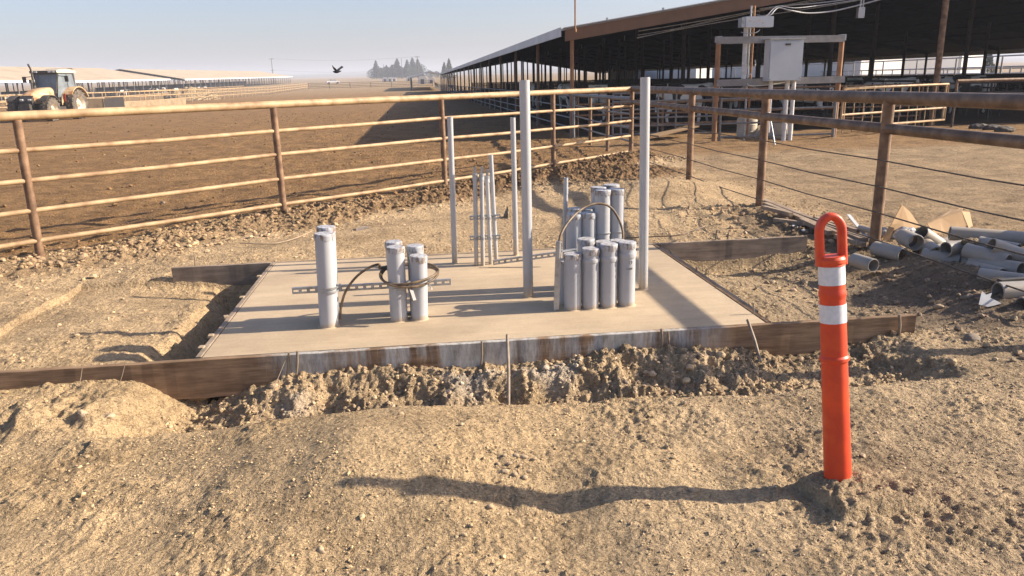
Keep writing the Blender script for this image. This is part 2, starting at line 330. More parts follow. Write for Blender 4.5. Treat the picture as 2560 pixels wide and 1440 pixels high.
def H(x, y):
    x = np.asarray(x, float); y = np.asarray(y, float); s, berm, wall, field, tx = zones(x, y)
    n05, n15, n4 = pnoise(x*.45, y*.45, 1), pnoise(x*1.5, y*1.5, 2), pnoise(x*4.2, y*4.2, 3)
    n10, n25, n60 = pnoise(x*10, y*10, 4), pnoise(x*26, y*26, 7), pnoise(x*58, y*58, 8)
    near = 1-sm(25, 60, np.hypot(x, y))
    bl = 1-np.abs(pnoise(x*13+3*n4, y*13, 14)); bl2 = 1-np.abs(pnoise(x*31, y*31+2*n10, 15)); rgh = .28+.85*sm(-.3, .5, n15+.5*n4+.3*n05)+.35*sm(-.2, 1.5, x)
    z = near*(.025*n05+.018*n15+.013*n4+.0075*n10*rgh+rgh*(.0065*(bl-.7)+.009*(bl2-.7))+.0060*n25*rgh+.0036*n60*rgh-.016*np.clip(pnoise(x*5.5, y*6.5, 16)-.42, 0, 1))
    z = z*(1-.5*sm(6.9, 8, y)*(1-berm)*(s < -.3))
    # rise of the land far away
    z = z+.0105*np.clip(y-150, 0, 1e9)+.9*sm(40, 400, np.abs(x))*pnoise(x*.012, y*.012, 9)*sm(180, 500, y)
    # berm of clods under the fence, sand mounds behind the slab
    clod = (1-np.abs(pnoise(x*3.3, y*3.3, 10)))*.35+(1-np.abs(pnoise(x*7.5, y*7.5, 11)))*.37+(1-np.abs(pnoise(x*17, y*17, 12)))*.28
    bh = .05+.12*sm(1.0, 5.0, x)+.05*bump2(x, y, 2.6, 12.9, 1.6, .8, .7)
    z = z+berm*(bh+(.08+.06*sm(-3, 1, x))*(clod-.75)+.03*n10+.012*n25)
    z = z+.22*bump2(x, y, 3.35, 10.4, 1.0, .7, .3)+.08*bump2(x, y, 1.6, 8.6, 1.4, .7)+.07*bump2(x, y, -.6, 8.2, 1.2, .5, .4)
    z = z+.05*bump2(x, y, 3.5, 8.6, .9, .6)*(1+n4)+.07*bump2(x, y, 4.0, 7.7, .35, .8)*(1+.8*n4+.5*n10)
    # between slab and pipe scraps: hollow, and the bank behind it
    z = z-.10*bump2(x, y, 3.55, 5.3, .45, .9)+.07*bump2(x, y, 4.25, 5.45, .22, .8)*(1+.8*n4)
    # left excavation between the form boards
    inx = 1-sm(-1.62, -1.34, x); iny = sm(4.36, 4.5, y)*(1-sm(6.76, 6.82, y))
    le = np.where(x < -1.34, (1-sm(.26, .52, -x-1.34+.10*n4+.05*n15))*iny, 0)
    z = z-.20*le+.04*bump2(x, y, -2.6, 5.4, .5, .7)-.05*iny*(x < -1.34)*(x > -3)
    # right of slab: narrow gap
    re = np.where(x > 2.1, (1-sm(.04, .2, x-2.13+.06*n4)), 0)*iny
    z = z-.12*re-.10*sm(2.1, 2.2, x)*(1-sm(3.0, 3.9, x))*iny
    # hole under the ends of the rear boards
    z = z-(.07*bump2(x, y, -1.85, 6.6, .5, .4)+.07*bump2(x, y, 3.1, 6.55, .75, .4))*(y < 6.80)
    z = z-.05*bump2(x, y, 2.5, 6.65, .35, .18)-.08*bump2(x, y, -1.6, 6.6, .22, .2)
    # front trench
    rim = 3.53+.05*pnoise(x*1.7, x*0+3, 20)+.025*pnoise(x*6, x*0+5, 21)
    dep = .24-.12*sm(.6, 2.0, x)+.03*n15
    body = sm(-1.75, -1.35, x)*(1-sm(2.7, 3.05, x))
    fl = body*sm(0, .20, y-rim)*(1-sm(4.36, 4.40, y))
    pile = dep-.022+.03*n15-.03*sm(1.5, 2.1, x)-.35*(.025*n05+.018*n15)*0
    ramp_ = sm(.30, .72, (y-rim)+.12*n4)
    hole = bump2(x, y, -1.42, 4.12, .40, .40)+.95*bump2(x, y, 2.3, 4.15, .28, .4)
    z = z*(1-.6*fl)-dep*fl+pile*fl*ramp_*(1-np.clip(hole, 0, 1))
    face = fl*sm(.05, .3, y-rim)*(1-.5*np.clip(hole, 0, 1))
    z = z+face*(.085*(clod-.80)+.020*n10+.016*n25+.022*(bl2-.7)+.02*(bl-.7))
    z = z+.035*sm(.0, .25, rim-y)*0+.02*bump2(y, y*0, 3.45, 0, .12, 1)*(x > -1.6)*(x < 1.4)
    z = z+.03*bump2(x, y, -1.9, 3.85, .26, .16, .2)*(1+n4+n10)+.035*bump2(x, y, -2.25, 4.0, .16, .12)
    # foreground clod cluster, foot of the marker post, shallow prints
    z = z+.02*bump2(x, y, .36, 2.86, .16, .10)
    z = z-.02*bump2(x, y, .62, 2.62, .35, .06, .2)-.018*bump2(x, y, -.3, 2.35, .14, .07, .5)-.015*bump2(x, y, .5, 3.1, .1, .06)
    px_, py_ = (x-1.66)+.12*(y-2.50), (y-2.50)-.12*(x-1.66)
    z = z+.048*(1-sm(.17, .205, np.abs(px_)+.012*n10))*(1-sm(.125, .155, np.abs(py_)+.012*n10))+.02*bump2(x, y, 1.66, 2.56, .12, .08)
    # under the slab
    sl_ = (x > -1.33)*(x < 2.12)*(y > 4.36)*(y < 6.78)
    z = np.where(sl_, -.25, z)
    # invented heap outside the frame on the right, added to shade the scrap corner
    z = z+1.35*bump2(x, y, 6.35, 5.35, .62, .75)*(1+.10*n4)+.5*bump2(x, y, 5.9, 4.35, .5, .4)
    z = z+.21*bump2(x, y, -.28, 3.0, .60, .48, .1)+.03*bump2(x, y, -1.9, 3.9, .5, .25)*(n4+.8*n10+.5*n25)+.05*bump2(x, y, .75, 2.75, .3, .35)-.035*bump2(x, y, .45, 2.5, .2, .3)
    # field: hoof-churned
    z = z+np.maximum(field, sm(4.6, 5.4, x)*sm(6, 7, y))*near*(.022*pnoise(x*2.2, y*5.0, 31)+.05*np.clip(pnoise(x*1.1, y*2.4, 32)-.25, 0, 1)-.03*np.clip(pnoise(x*3.3, y*4.4, 33)-.3, 0, 1))
    # far low ridge
    return z
def hz(x, y): return float(H(np.array([x]), np.array([y]))[0])
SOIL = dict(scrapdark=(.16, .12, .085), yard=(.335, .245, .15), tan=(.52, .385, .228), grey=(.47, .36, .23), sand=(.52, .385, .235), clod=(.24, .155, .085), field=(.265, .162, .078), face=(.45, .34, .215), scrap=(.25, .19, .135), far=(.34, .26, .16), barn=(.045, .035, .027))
def soil(x, y):
    s, berm, wall, field, tx = zones(x, y); n = x.size
    def c(k): return np.array(SOIL[k])[None, :]
    wn = .5*pnoise(x*.8, y*.8, 40)+.3*pnoise(x*2.7, y*2.7, 41)
    g = sm(-.6, 1.6, x+wn*1.6)[:, None]; out = c('tan')*(1-g)+c('grey')*g
    def over(k, wgt):
        nonlocal out
        wgt = np.clip(wgt, 0, 1)[:, None]; out = out*(1-wgt)+c(k)*wgt
    over('sand', .9*sm(6.6, 7.3, y+wn)*(s < .3)*(x < 5)*(1-sm(12.5, 14.5, y)))
    over('sand', .75*(x < -1.3)*sm(4.3, 4.6, y)*(y < 7.5))
    over('yard', .85*sm(4.4, 5.2, x+wn*.5)*sm(5.6, 6.6, y))
    over('scrap', 1.1*bump2(x, y, 4.0, 5.2, .8, 1.3)); over('clod', .55*bump2(x, y, 3.95, 7.6, .35, 1.3))  # scrap: brown soil, with the corner's shade also painted into it
    over('face', .75*wall); over('clod', sm(.25, .6, berm+.25*wn)*(.45+.55*sm(-3.5, 1.5, x))); over('scrapdark', .8*bump2(x, y, 4.0, 7.6, .45, .9))
    over('field', field); over('far', sm(60, 220, y)*.75)
    over('barn', (x < -61)*(x > -95)*(y > 80)*(y < 400)*.9); over('barn', (x > 4.6)*(x < 31.5)*(y > 21.8)*(y < 141)*.85)  # shade under the barn roofs painted into the floor colour
    sp = sm(.0, .12, 4.28-y)*(1-sm(.1, .4, 4.28-y))*(x > -.9)*(x < 1.8)*sm(-.1, .35, pnoise(x*3, y*3, 44))
    out = out*(1-.5*sp[:, None])+np.array([.50, .47, .42])[None, :]*.5*sp[:, None]
    return out
def axis(segs):
    out = [segs[0][0]]
    for a, b, h0, h1 in segs:
        x = out[-1]
        while x < b-1e-9:
            t = (x-a)/(b-a); h = h0*(h1/h0)**t; x = min(b, x+h); out.append(x)
    return np.array(out)
def make_ground():
    xs = axis([(-2600, -60, 260, 8), (-60, -8, 7, .18), (-8, -3.0, .16, .016), (-3.0, 3.6, .0105, .0105), (3.6, 6, .012, .05), (6, 34, .06, 2.5), (34, 2600, 3, 260)])
    ys = axis([(-60, 0, 12, .4), (0, 1.2, .3, .02), (1.2, 3.4, .0085, .0085), (3.4, 4.4, .0075, .0075), (4.4, 8.2, .012, .018), (8.2, 16, .018, .05), (16, 60, .055, 1.2), (60, 2600, 1.5, 120)])
    X, Y = np.meshgrid(xs, ys); x = X.ravel(); y = Y.ravel(); z = H(x, y)
    nx, ny = len(xs), len(ys); i = np.arange((nx-1)*(ny-1)); a = (i//(nx-1))*nx+i % (nx-1)
    q = np.stack([a, a+1, a+nx+1, a+nx], 1).astype(np.int32)
    me = bpy.data.meshes.new('ground'); me.vertices.add(x.size); me.vertices.foreach_set('co', np.stack([x, y, z], 1).ravel())
    me.loops.add(q.size); me.loops.foreach_set('vertex_index', q.ravel()); me.polygons.add(len(q))
    me.polygons.foreach_set('loop_start', np.arange(len(q), dtype=np.int32)*4); me.polygons.foreach_set('use_smooth', np.ones(len(q), bool))
    me.update(calc_edges=True)
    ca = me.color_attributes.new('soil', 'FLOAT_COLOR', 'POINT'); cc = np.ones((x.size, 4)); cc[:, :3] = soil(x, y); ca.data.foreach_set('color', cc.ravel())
    me.materials.append(MT['dirt']); ob = bpy.data.objects.new('ground', me); col.objects.link(ob); ob['kind'] = 'structure'
    print('ground verts', x.size); return ob
make_ground()

def ico(sub=1):
    import bmesh
    bm = bmesh.new(); bmesh.ops.create_icosphere(bm, subdivisions=sub, radius=1)
    v = np.array([p.co[:] for p in bm.verts]); f = np.array([[q.index for q in t.verts] for t in bm.faces]); bm.free(); return v, f
ICO = {1: ico(1), 2: ico(2), 3: ico(3)}
def rockshape(sub, seed, amp=.28, flat=.75):
    v, f = ICO[sub]; rs = np.random.RandomState(seed); d = np.zeros(len(v))
    for k in range(6):
        a = rs.randn(3); a /= np.linalg.norm(a); d += np.clip((v@a)-rs.uniform(.1, .7), 0, 1)*-.8
    v2 = v*(1+d*amp*2+rs.uniform(-.06, .06, len(v)))[:, None]; v2 = v2*np.array([1, rs.uniform(.65, .95), flat*rs.uniform(.7, 1)]); return v2, f
def scatter(name, pts, sizes, cols_, sub, seed, label, cat, sink=.3):
    rs = np.random.RandomState(seed); shapes = [rockshape(sub, seed*10+k) for k in range(8)]; V = []; F = []; CC = []; off = 0
    zz = H(pts[:, 0], pts[:, 1])
    for i in range(len(pts)):
        v, f = shapes[rs.randint(8)]; a, b_ = rs.uniform(0, 2*np.pi), rs.uniform(-.5, .5)
        ca, sa, cb, sb = math.cos(a), math.sin(a), math.cos(b_), math.sin(b_)
        m = np.array([[ca, -sa, 0], [sa, ca, 0], [0, 0, 1]]) @ np.array([[1, 0, 0], [0, cb, -sb], [0, sb, cb]])
        p = (v*sizes[i])@m.T+np.array([pts[i, 0], pts[i, 1], zz[i]+sizes[i]*(.5-sink)]); V.append(p); F.append(f+off); off += len(v)
        CC.append(np.repeat(cols_[i][None, :], len(v), 0))
    V = np.concatenate(V); F = np.concatenate(F).astype(np.int32); CC = np.concatenate(CC)
    me = bpy.data.meshes.new(name); me.vertices.add(len(V)); me.vertices.foreach_set('co', V.ravel()); me.loops.add(F.size); me.loops.foreach_set('vertex_index', F.ravel())
    me.polygons.add(len(F)); me.polygons.foreach_set('loop_start', np.arange(len(F), dtype=np.int32)*3); me.polygons.foreach_set('use_smooth', np.zeros(len(F), bool)); me.update(calc_edges=True)
    ca = me.color_attributes.new('soil', 'FLOAT_COLOR', 'POINT'); cc = np.ones((len(V), 4)); cc[:, :3] = CC; ca.data.foreach_set('color', cc.ravel())
    me.materials.append(MT['clod']); ob = bpy.data.objects.new(name, me); col.objects.link(ob); tag(ob, label, cat, None, 'stuff'); return ob
def onslab(p, m=.03): return (p[:, 0] > -1.42-m)*(p[:, 0] < 2.2+m)*(p[:, 1] > 4.27-m)*(p[:, 1] < 6.85+m) > 0
def scols(p, rs, lo=.8, hi=1.25):
    return np.clip(soil(p[:, 0], p[:, 1])*rs.uniform(lo, hi, (len(p), 1))*rs.uniform(.97, 1.03, (len(p), 3)), 0, .7)
def clods():
    rs = np.random.RandomState(3)
    # foreground crumbs
    n = 22000; y = 1.25+2.35*rs.rand(n)**.85; x = rs.uniform(-2.6, 3.4, n); p = np.stack([x, y], 1)
    dens = pnoise(x*1.3, y*1.3, 50)+.5*pnoise(x*4, y*4, 51)+.35*sm(-1.5, 2, x)+.3*sm(2.6, 1.4, y); p = p[dens > rs.uniform(-.5, .7, n)]
    sz = .0028+.0075*rs.rand(len(p))**2.6+.016*(rs.rand(len(p)) > .985)*rs.rand(len(p))
    scatter('soil_crumbs', p, sz, scols(p, rs, .85, 1.25), 1, 1, 'loose crumbs of dry tan soil strewn over the foreground dirt', 'soil crumbs')
    # trench face rubble
    n = 3600; x = rs.uniform(-1.5, 2.75, n); y = rs.uniform(3.62, 4.27, n); p = np.stack([x, y], 1)
    sz = .004+.018*rs.rand(n)**4
    scatter('trench_rubble', p, sz, scols(p, rs, .8, 1.25), 1, 2, 'crumbly clods piled against the front form board in the shallow trench', 'rubble')
    n = 130; x = rs.uniform(-1.2, 2.4, n); y = rs.uniform(3.75, 4.27, n); p = np.stack([x, y], 1)
    scatter('trench_clods', p, .012+.022*rs.rand(n)**2, scols(p, rs, .85, 1.2), 2, 22, 'larger broken clods lying on the bank below the front form board', 'clods', .45)
    # berm clods along the left fence
    n = 7000; tt = rs.uniform(-4.5, 11.8, n); dd = rs.normal(-.35, .42, n); p = FA[None, :]+FD[None, :]*tt[:, None]+FN[None, :]*dd[:, None]
    p = p[~onslab(p, .25)]; sz = .008+.05*rs.rand(len(p))**4.5
    scatter('berm_clods', p, sz, scols(p, rs, .7, 1.2), 1, 3, 'dark brown clods heaped along the foot of the left pipe fence', 'clods')
    # general ground behind and beside
    n = 9000; x = rs.uniform(-5, 5.2, n); y = rs.uniform(3.6, 11.5, n); p = np.stack([x, y], 1); p = p[~onslab(p)]
    p = p[(pnoise(p[:, 0], p[:, 1], 60)+.3*pnoise(p[:, 0]*3, p[:, 1]*3, 61)) > rs.uniform(-.5, .5, len(p))]
    sz = .006+.02*rs.rand(len(p))**4
    scatter('scattered_crumbs', p, sz, scols(p, rs, .8, 1.25), 1, 4, 'small crumbs of earth scattered around and behind the slab', 'soil crumbs')
    # scrap corner rubble + field droppings
    n = 1600; x = rs.uniform(2.9, 4.9, n); y = rs.uniform(3.7, 9.2, n); p = np.stack([x, y], 1); sz = .01+.035*rs.rand(n)**3
    scatter('corner_rubble', p, sz, scols(p, rs, .7, 1.15), 1, 5, 'dark lumps of earth around the scrap pipes under the right fence', 'rubble')
    n = 2600; x = rs.uniform(-30, 4, n)*rs.rand(n)**.3; y = rs.uniform(9, 48, n); p = np.stack([x, y], 1)
    s = (p[:, 0]-FA[0])*FN[0]+(p[:, 1]-FA[1])*FN[1]; p = p[s > .5]; sz = .015+.05*rs.rand(len(p))**3
    scatter('manure_clods', p, sz, scols(p, rs, .5, 1.1), 1, 6, 'clods of dried manure dotted over the brown corral floor', 'manure clods')
clods()
def straw_bits():
    rs = np.random.RandomState(77); b = MB()
    for i in range(900):
        if i % 3: x, y = rs.uniform(-2.4, 3.2), 1.3+2.2*rs.rand()
        else: x, y = rs.uniform(-4.5, 5.0), rs.uniform(6.95, 11)
        if onslab(np.array([[x, y]]), .05)[0]: continue
        L = rs.uniform(.006, .035)*(1 if i % 3 else 1.6); a = rs.rand()*6.283; dx, dy = math.cos(a)*L, math.sin(a)*L; z0, z1 = H(np.array([x, x+dx]), np.array([y, y+dy])); wd = rs.uniform(.0008, .002)
        b.tube([(x, y, z0+.003), (x+dx*.5+wd, y+dy*.5, (z0+z1)/2+.005), (x+dx, y+dy, z1+.004)], wd, 4)
    tag(b.build('straw_bits', 'straw'), 'bits of dry straw and twig strewn over the dirt', 'straw', None, 'stuff')
straw_bits()

rnd = random.Random(11)
def rock(name, x, y, r, m, label, cat='stone', group=None, flat=.75, seed=1, dz=0, sub=3, amp=.28, squash=(1, 1, 1)):
    v, f = rockshape(sub, seed, amp, flat); v = v*r*np.array(squash); b = MB(); z = hz(x, y)+r*flat*.35+dz
    b.add([Vector(p)+Vector((x, y, z)) for p in v], [tuple(int(i) for i in q) for q in f], True)
    return tag(b.build(name, m, None, (x, y, z)), label, cat, group)
for i, (px, py, r, m, lb) in enumerate([
    (2430, 850, .055, 'stone_dark', 'large dark rounded stone on the dirt right of the front form board'),
    (2075, 618, .040, 'stone', 'egg-shaped tan stone on the rubble seen through the handle of the orange marker'),
    (1985, 1072, .020, 'stone_dark', 'small dark brown stone left of the orange marker at mid height'),
    (1222, 1252, .017, 'stone', 'pale pebble beside the long shadow of the orange marker'),
    (1735, 1232, .026, 'stone', 'flat tan stone lying in the shadow of the orange marker'),
    (2135, 1304, .017, 'stone', 'pale round pebble just in front of the buried base of the orange marker'),
    (2180, 1296, .018, 'stone', 'tan pebble right of the pale round one in front of the marker base'),
    (2088, 1282, .016, 'stone', 'tan pebble left of the pale round one in front of the marker base'),
    (1935, 1164, .013, 'stone', 'pale pebble left of the orange marker near its foot'),
    (805, 1360, .020, 'stone', 'tan round pebble low down in the left foreground'),
    (1900, 1375, .018, 'stone_dark', 'greyish pebble in the foreground below the marker shadow'),
    (1000, 1060, .022, 'stone', 'brown stone at the near lip of the trench'),
    (205, 1040, .040, 'stone', 'tan lump of hard earth below the left end of the front board'),
    (265, 1045, .055, 'stone', 'broad tan lump of hard earth at the left edge of the trench'),
    (2410, 755, .060, 'stone_dark', 'jagged brown rock left of the broken white plate'),
    (2345, 780, .045, 'stone', 'pale jagged rock just beyond the right end of the front board'),
    (2225, 775, .020, 'stone', 'small pale rock right of the orange marker, near the board end'),
    (1065, 618, .024, 'stone_dark', 'small brown stone on the sand behind the slab'),
    (890, 383, .055, 'stone_dark', 'dark clod on the corral floor between the second and third fence posts'),
    (408, 512, .045, 'stone_dark', 'dark clod on the corral floor seen between the first two fence posts')]):
    g = G(px, py, 0); g = G(px, py, hz(g.x, g.y)); rock('stone', g.x, g.y, r, m, lb, seed=i+30, flat=.8, amp=.30+.02*(i % 8), dz=-.25*r)
for i in range(11):      # clod cluster in the foreground
    px, py = [(1262, 1192), (1290, 1186), (1312, 1188), (1335, 1190), (1275, 1205), (1300, 1204), (1322, 1208), (1262, 1218), (1290, 1222), (1312, 1224), (1245, 1205)][i]
    g = G(px, py, 0.01); rock('earth_clod', g.x, g.y, .011+.008*((i*7) % 5)/4, 'stone', 'knobbly tan clod in the small cluster in the middle of the foreground', 'clod', 'clods in the foreground cluster', seed=70+i, amp=.15)

# ------------------------------------------------------------------ slab and form boards
ST = .10
def slab():
    b = MB(); x0, x1, y0, y1 = -1.325, 2.115, 4.362, 6.775
    b.box(((x0+x1)/2, (y0+y1)/2, ST-.1), (x1-x0, y1-y0, .2))
    return tag(b.build('concrete_slab', 'slab', None, ((x0+x1)/2, (y0+y1)/2, ST-.2)), 'freshly poured tan concrete slab with pipe stubs standing in it', 'concrete slab')
slab()
def board(name, x0, x1, y, th, ztop0, ztop1, dep, m, label, rough_seed=1, alongY=False):
    """a plank on edge; slightly wavy top edge and worn corners"""
    b = MB(); n = max(6, int(abs(x1-x0)/.06)); rs = random.Random(rough_seed); vs = []
    o = Vector((0, 0, 0))
    for i in range(n+1):
        t = i/n; p = x0+(x1-x0)*t; zt = ztop0+(ztop1-ztop0)*t+rs.uniform(-.0018, .0018); zb = zt-dep+rs.uniform(-.002, .002); w_ = rs.uniform(-.0012, .0012)
        for dy, zz in ((-th/2, zb), (-th/2, zt-.003), (-th/2+.003, zt), (th/2-.003, zt), (th/2, zt-.003), (th/2, zb)):
            vs.append((p, y+dy+w_, zz) if not alongY else (y+dy+w_, p, zz))
    k = 6; fs = []
    for i in range(n):
        for j in range(k): fs.append((i*k+j, i*k+(j+1) % k, (i+1)*k+(j+1) % k, (i+1)*k+j))
    fs += [tuple(range(k)), tuple(n*k+j for j in reversed(range(k)))]
    if alongY: fs = [tuple(reversed(q)) for q in fs]
    b.add(vs, [tuple(reversed(q)) for q in fs]); return tag(b.build(name, m, None, (0, 0, 0)), label, 'form board')
board('form_board', -3.1, 3.11, 4.338, .038, .098, .102, .235, 'board_front', 'long brown plank on edge along the front of the slab, streaked with pale concrete slurry', 1)
board('form_board', -2.22, -1.372, 6.815, .036, .098, .101, .19, 'board_grey', 'short weathered plank sticking out left of the rear corner of the slab', 2)
board('form_board', 2.165, 3.66, 6.815, .036, .101, .103, .235, 'board_grey', 'weathered plank sticking out right of the rear corner of the slab', 3)
board('form_board', 4.37, 6.79, -1.35, .034, .104, .104, .2, 'board_grey', 'narrow form board along the left edge of the slab', 4, True)
board('form_board', 4.37, 6.79, 2.138, .034, .103, .103, .2, 'board', 'inner form board along the right edge of the slab', 5, True)
board('form_board', 4.66, 6.72, 2.19, .028, .086, .082, .16, 'board_grey', 'outer strip of board beside the inner board on the right edge of the slab', 6, True)
board('form_board', -1.36, 2.155, 6.80, .034, .103, .104, .2, 'board_grey', 'form board along the rear edge of the slab, only its top edge showing', 7)
def stake(a, b_, r, label, m='stake', group='stakes along the form boards', hook=False, cat='stake'):
    b = MB(); a, b_ = Vector(a), Vector(b_); mid = (a+b_)/2+Vector((.004, 0, 0))
    b.tube([a, mid, b_], [r*.8, r, r], 8)
    return tag(b.build('stake', m, None, a), label, cat, group)
for A, B_, r, lb in [
    ((717, 940), (722, 882), .007, 'left one of two short stakes near the left end of the slab front'),
    ((741, 936), (743, 878), .007, 'right one of two short stakes near the left end of the slab front'),
    ((1203, 912), (1204, 853), .006, 'short stake against the front board left of the long centre stake'),
    ((1655, 872), (1653, 822), .008, 'dark short stake against the right part of the slurry-stained board'),
    ((1671, 874), (1670, 828), .006, 'thinner stake just right of the dark short stake on the front board')]:
    stake(PY(*A, 4.30), PY(*B_, 4.295), r, lb)
stake(Vector((G(1272, 1030, -.02))), PY(1268, 838, 4.26), .009, 'long steel stake leaning on the middle of the front board')
stake(PY(1902, 905, 4.02), PY(1869, 800, 4.30), .010, 'dark stake leaning outward at the right front corner of the slab')
stake(PY(2248, 838, 4.29), PY(2248, 786, 4.29), .010, 'stout stake near the right end of the front board')
stake(PY(1655, 655, 6.78), PY(1652, 610, 6.78), .006, 'thin stake at the rear right corner of the slab')
stake(PY(1686, 650, 6.5), PY(1673, 623, 6.45), .005, 'bent wire stake on the right edge near the rear corner')
stake(PY(1741, 690, 5.9), PY(1741, 668, 5.9), .006, 'small stake at the middle of the right edge of the slab')
stake(PY(1799, 738, 5.2), PY(1790, 718, 5.2), .005, 'hooked stake on the right edge of the slab')
stake(PY(1882, 795, 4.55), PY(1883, 757, 4.55), .006, 'thin stake beside the right front corner of the slab')
stake(PY(1788, 600, 7.0), PY(1792, 575, 7.0), .008, 'left stub of rebar behind the rear right board')
stake(PY(1818, 600, 7.0), PY(1821, 580, 7.0), .009, 'right curved stub of rebar behind the rear right board')
stake(PY(488, 668, 6.85), PY(485, 637, 6.85), .006, 'thin stake behind the short left plank')
def wire(pts, r, label, m='stake', cat='wire', name='wire', group=None):
    pts = [Vector(p) for p in pts]; out = []
    for i in range(len(pts)-1):       # catmull-rom
        p0, p1, p2, p3 = pts[max(0, i-1)], pts[i], pts[i+1], pts[min(len(pts)-1, i+2)]
        for k in range(8):
            t = k/8; out.append(.5*((2*p1)+(-p0+p2)*t+(2*p0-5*p1+4*p2-p3)*t*t+(-p0+3*p1-3*p2+p3)*t**3))
    out.append(pts[-1]); b = MB(); b.tube(out, r, 8)
    return tag(b.build(name, m, None, pts[0]), label, cat, group), out
wire([PY(206, 915, 4.31), PY(200, 955, 4.28), PY(188, 995, 4.2), PY(176, 1018, 4.15)], .0022, 'thin rusty wire hanging over the front board, the left of two')
wire([PY(313, 908, 4.31), PY(300, 955, 4.28), PY(280, 990, 4.24), PY(248, 1009, 4.2)], .0022, 'thin pale wire looping over the front board, the right of two')
wire([PY(716, 895, 4.3), PY(695, 945, 4.22), PY(672, 1000, 4.08), PY(640, 1062, 3.8)], .0018, 'slack thin wire running down the trench from the paired stakes')
for i, (px, py) in enumerate([(520, 868), (553, 838), (604, 790), (638, 742), (670, 690)]):
    b = MB(); g = G(px, py, .105); b.box((-1.372, g.y, .106), (.03, .05, .012), Matrix.Rotation(rnd.uniform(-.4, .4), 3, 'Z')); tag(b.build('concrete_crumb', 'stone', None, (-1.372, g.y, .1)), 'pale crumb of dried concrete on the left form board', 'concrete crumb', 'crumbs on the left form board')

# ------------------------------------------------------------------ conduit stubs
GR = 'capped grey conduit stubs standing in the slab'
def stub(px_t, py_t, y, r, label, cap=True, collar=None, base_x=None, group=GR, m='pvc', zb=ST, name='conduit_stub', fitting=None, tape=None):
    top = PY(px_t, py_t, y); bx = top.x if base_x is None else base_x
    base = Vector((bx, y, zb)); t = thing(name, base, label, 'conduit pipe', group); L = (top-base).length; d = (top-base).normalized()
    b = MB(); hb = .05
    if cap: b.lathe(base-d*.02, top, [(0, r), (.045, r*1.0), (L-.035+.02, r)], 28)
    else:
        b.lathe(base-d*.02, top, [(0, r), (L+.02, r), (L+.02, r*.86), (L-.12, r*.86)], 24); 
        c = MB(); c.lathe(base, top, [(L-.12, r*.86), (L-.12, .0005)], 24); 
    b.build('pipe', m, t)
    if not cap: c.build('pipe_bore', 'pvc_in', t)
    # slurry ring at the foot
    f = MB(); f.lathe(base-d*.004, top, [(0, r*1.28), (.006, r*1.16), (.010, r*1.0)], 24); f.build('slurry_collar', 'slab', t)
    if cap:
        rr = random.Random(label); rc = r*1.05; c = MB(); pr = [(L-.034, r), (L-.031, rc), (L-.007, rc*1.0), (L-.002, rc*.98), (L, rc*.93), (L+.0015, rc*.5), (L+.001, .0005)]
        c.lathe(base, top, pr, 28)
        # ragged tape edge around the cap
        x = d.orthogonal().normalized(); yv = d.cross(x)
        vs = []; fs = []; n = 28
        for k in range(n):
            a = 2*math.pi*k/n; u = x*math.cos(a)+yv*math.sin(a); ro = rc*1.02+rr.uniform(0, .003)
            vs += [base+d*(L-.034-rr.uniform(0, .012))+u*(r*1.03+rr.uniform(0, .002)), base+d*(L-.014+rr.uniform(-.005, .005))+u*(ro)]
        for k in range(n): fs.append((2*k, 2*((k+1) % n), 2*((k+1) % n)+1, 2*k+1))
        c.add(vs, fs, True); c.build('end_cap', 'pvc_cap', t)
    if collar:
        for h, hh in collar:
            c = MB(); c.lathe(base, top, [(h, r), (h, r*1.06), (h+.006, r*1.09), (h+hh-.006, r*1.09), (h+hh, r*1.06), (h+hh, r)], 28); c.build('coupling', m, t)
    return t, base, top, d
stub(810, 583, 4.83, .060, 'tall grey conduit at the left of the slab, nearer one with a plain lid', base_x=-.648)
stub(815, 566, 4.975, .058, 'grey conduit with a dirty cap directly behind the tall left one', base_x=-.655)
stub(988, 616, 4.872, .057, 'front left conduit of the cable-wrapped bundle, with a dented bright cap', base_x=-.196)
stub(1046, 638, 4.872, .056, 'front right, shortest conduit of the cable-wrapped bundle', base_x=-.062)
stub(983, 603, 5.01, .055, 'rear left conduit of the cable-wrapped bundle', base_x=-.20)
stub(1037, 613, 5.01, .055, 'rear right conduit of the cable-wrapped bundle', base_x=-.068)
stub(1431, 633, 4.896, .058, 'first from left of the four front conduits, with the lowest cap')
stub(1476, 620, 4.896, .057, 'second from left of the four front conduits at the right', collar=[(.325, .03)])
stub(1522, 609, 4.905, .058, 'third from left of the four front conduits, with a lumpy cap', collar=[(.325, .035)])
q4 = stub(1568, 604, 4.916, .058, 'rightmost of the four front conduits, stamped with faint marks', collar=[(.34, .04)])
stub(1411, 650, 5.03, .055, 'conduit mostly hidden behind the first front one at the right')
stub(1465, 596, 5.06, .057, 'smooth-lidded short conduit just behind the first and second front ones')
stub(1509, 603, 5.06, .057, 'short conduit just behind the second and third front ones')
stub(1544, 600, 5.06, .053, 'short conduit just behind the third and fourth front ones')
stub(1435, 534, 5.26, .055, 'grey conduit left of the tall group, nearer of two with joint rings', collar=[(.28, .012), (.20, .01)])
stub(1471, 531, 5.26, .054, 'shaded grey conduit right beside the tall group, the nearer one', collar=[(.31, .012)])
stub(1437, 520, 5.42, .052, 'left conduit peeping out behind the middle row')
stub(1469, 521, 5.42, .050, 'right conduit peeping out behind the middle row, its cap in shade')
stub(1507, 474, 5.27, .056, 'tallest group, front left conduit with the spotted cap', collar=[(.44, .012)])
stub(1542, 472, 5.29, .055, 'tallest group, front right conduit catching the sun', collar=[(.44, .012)])
stub(1497, 467, 5.43, .056, 'tallest group, rear left conduit mostly hidden')
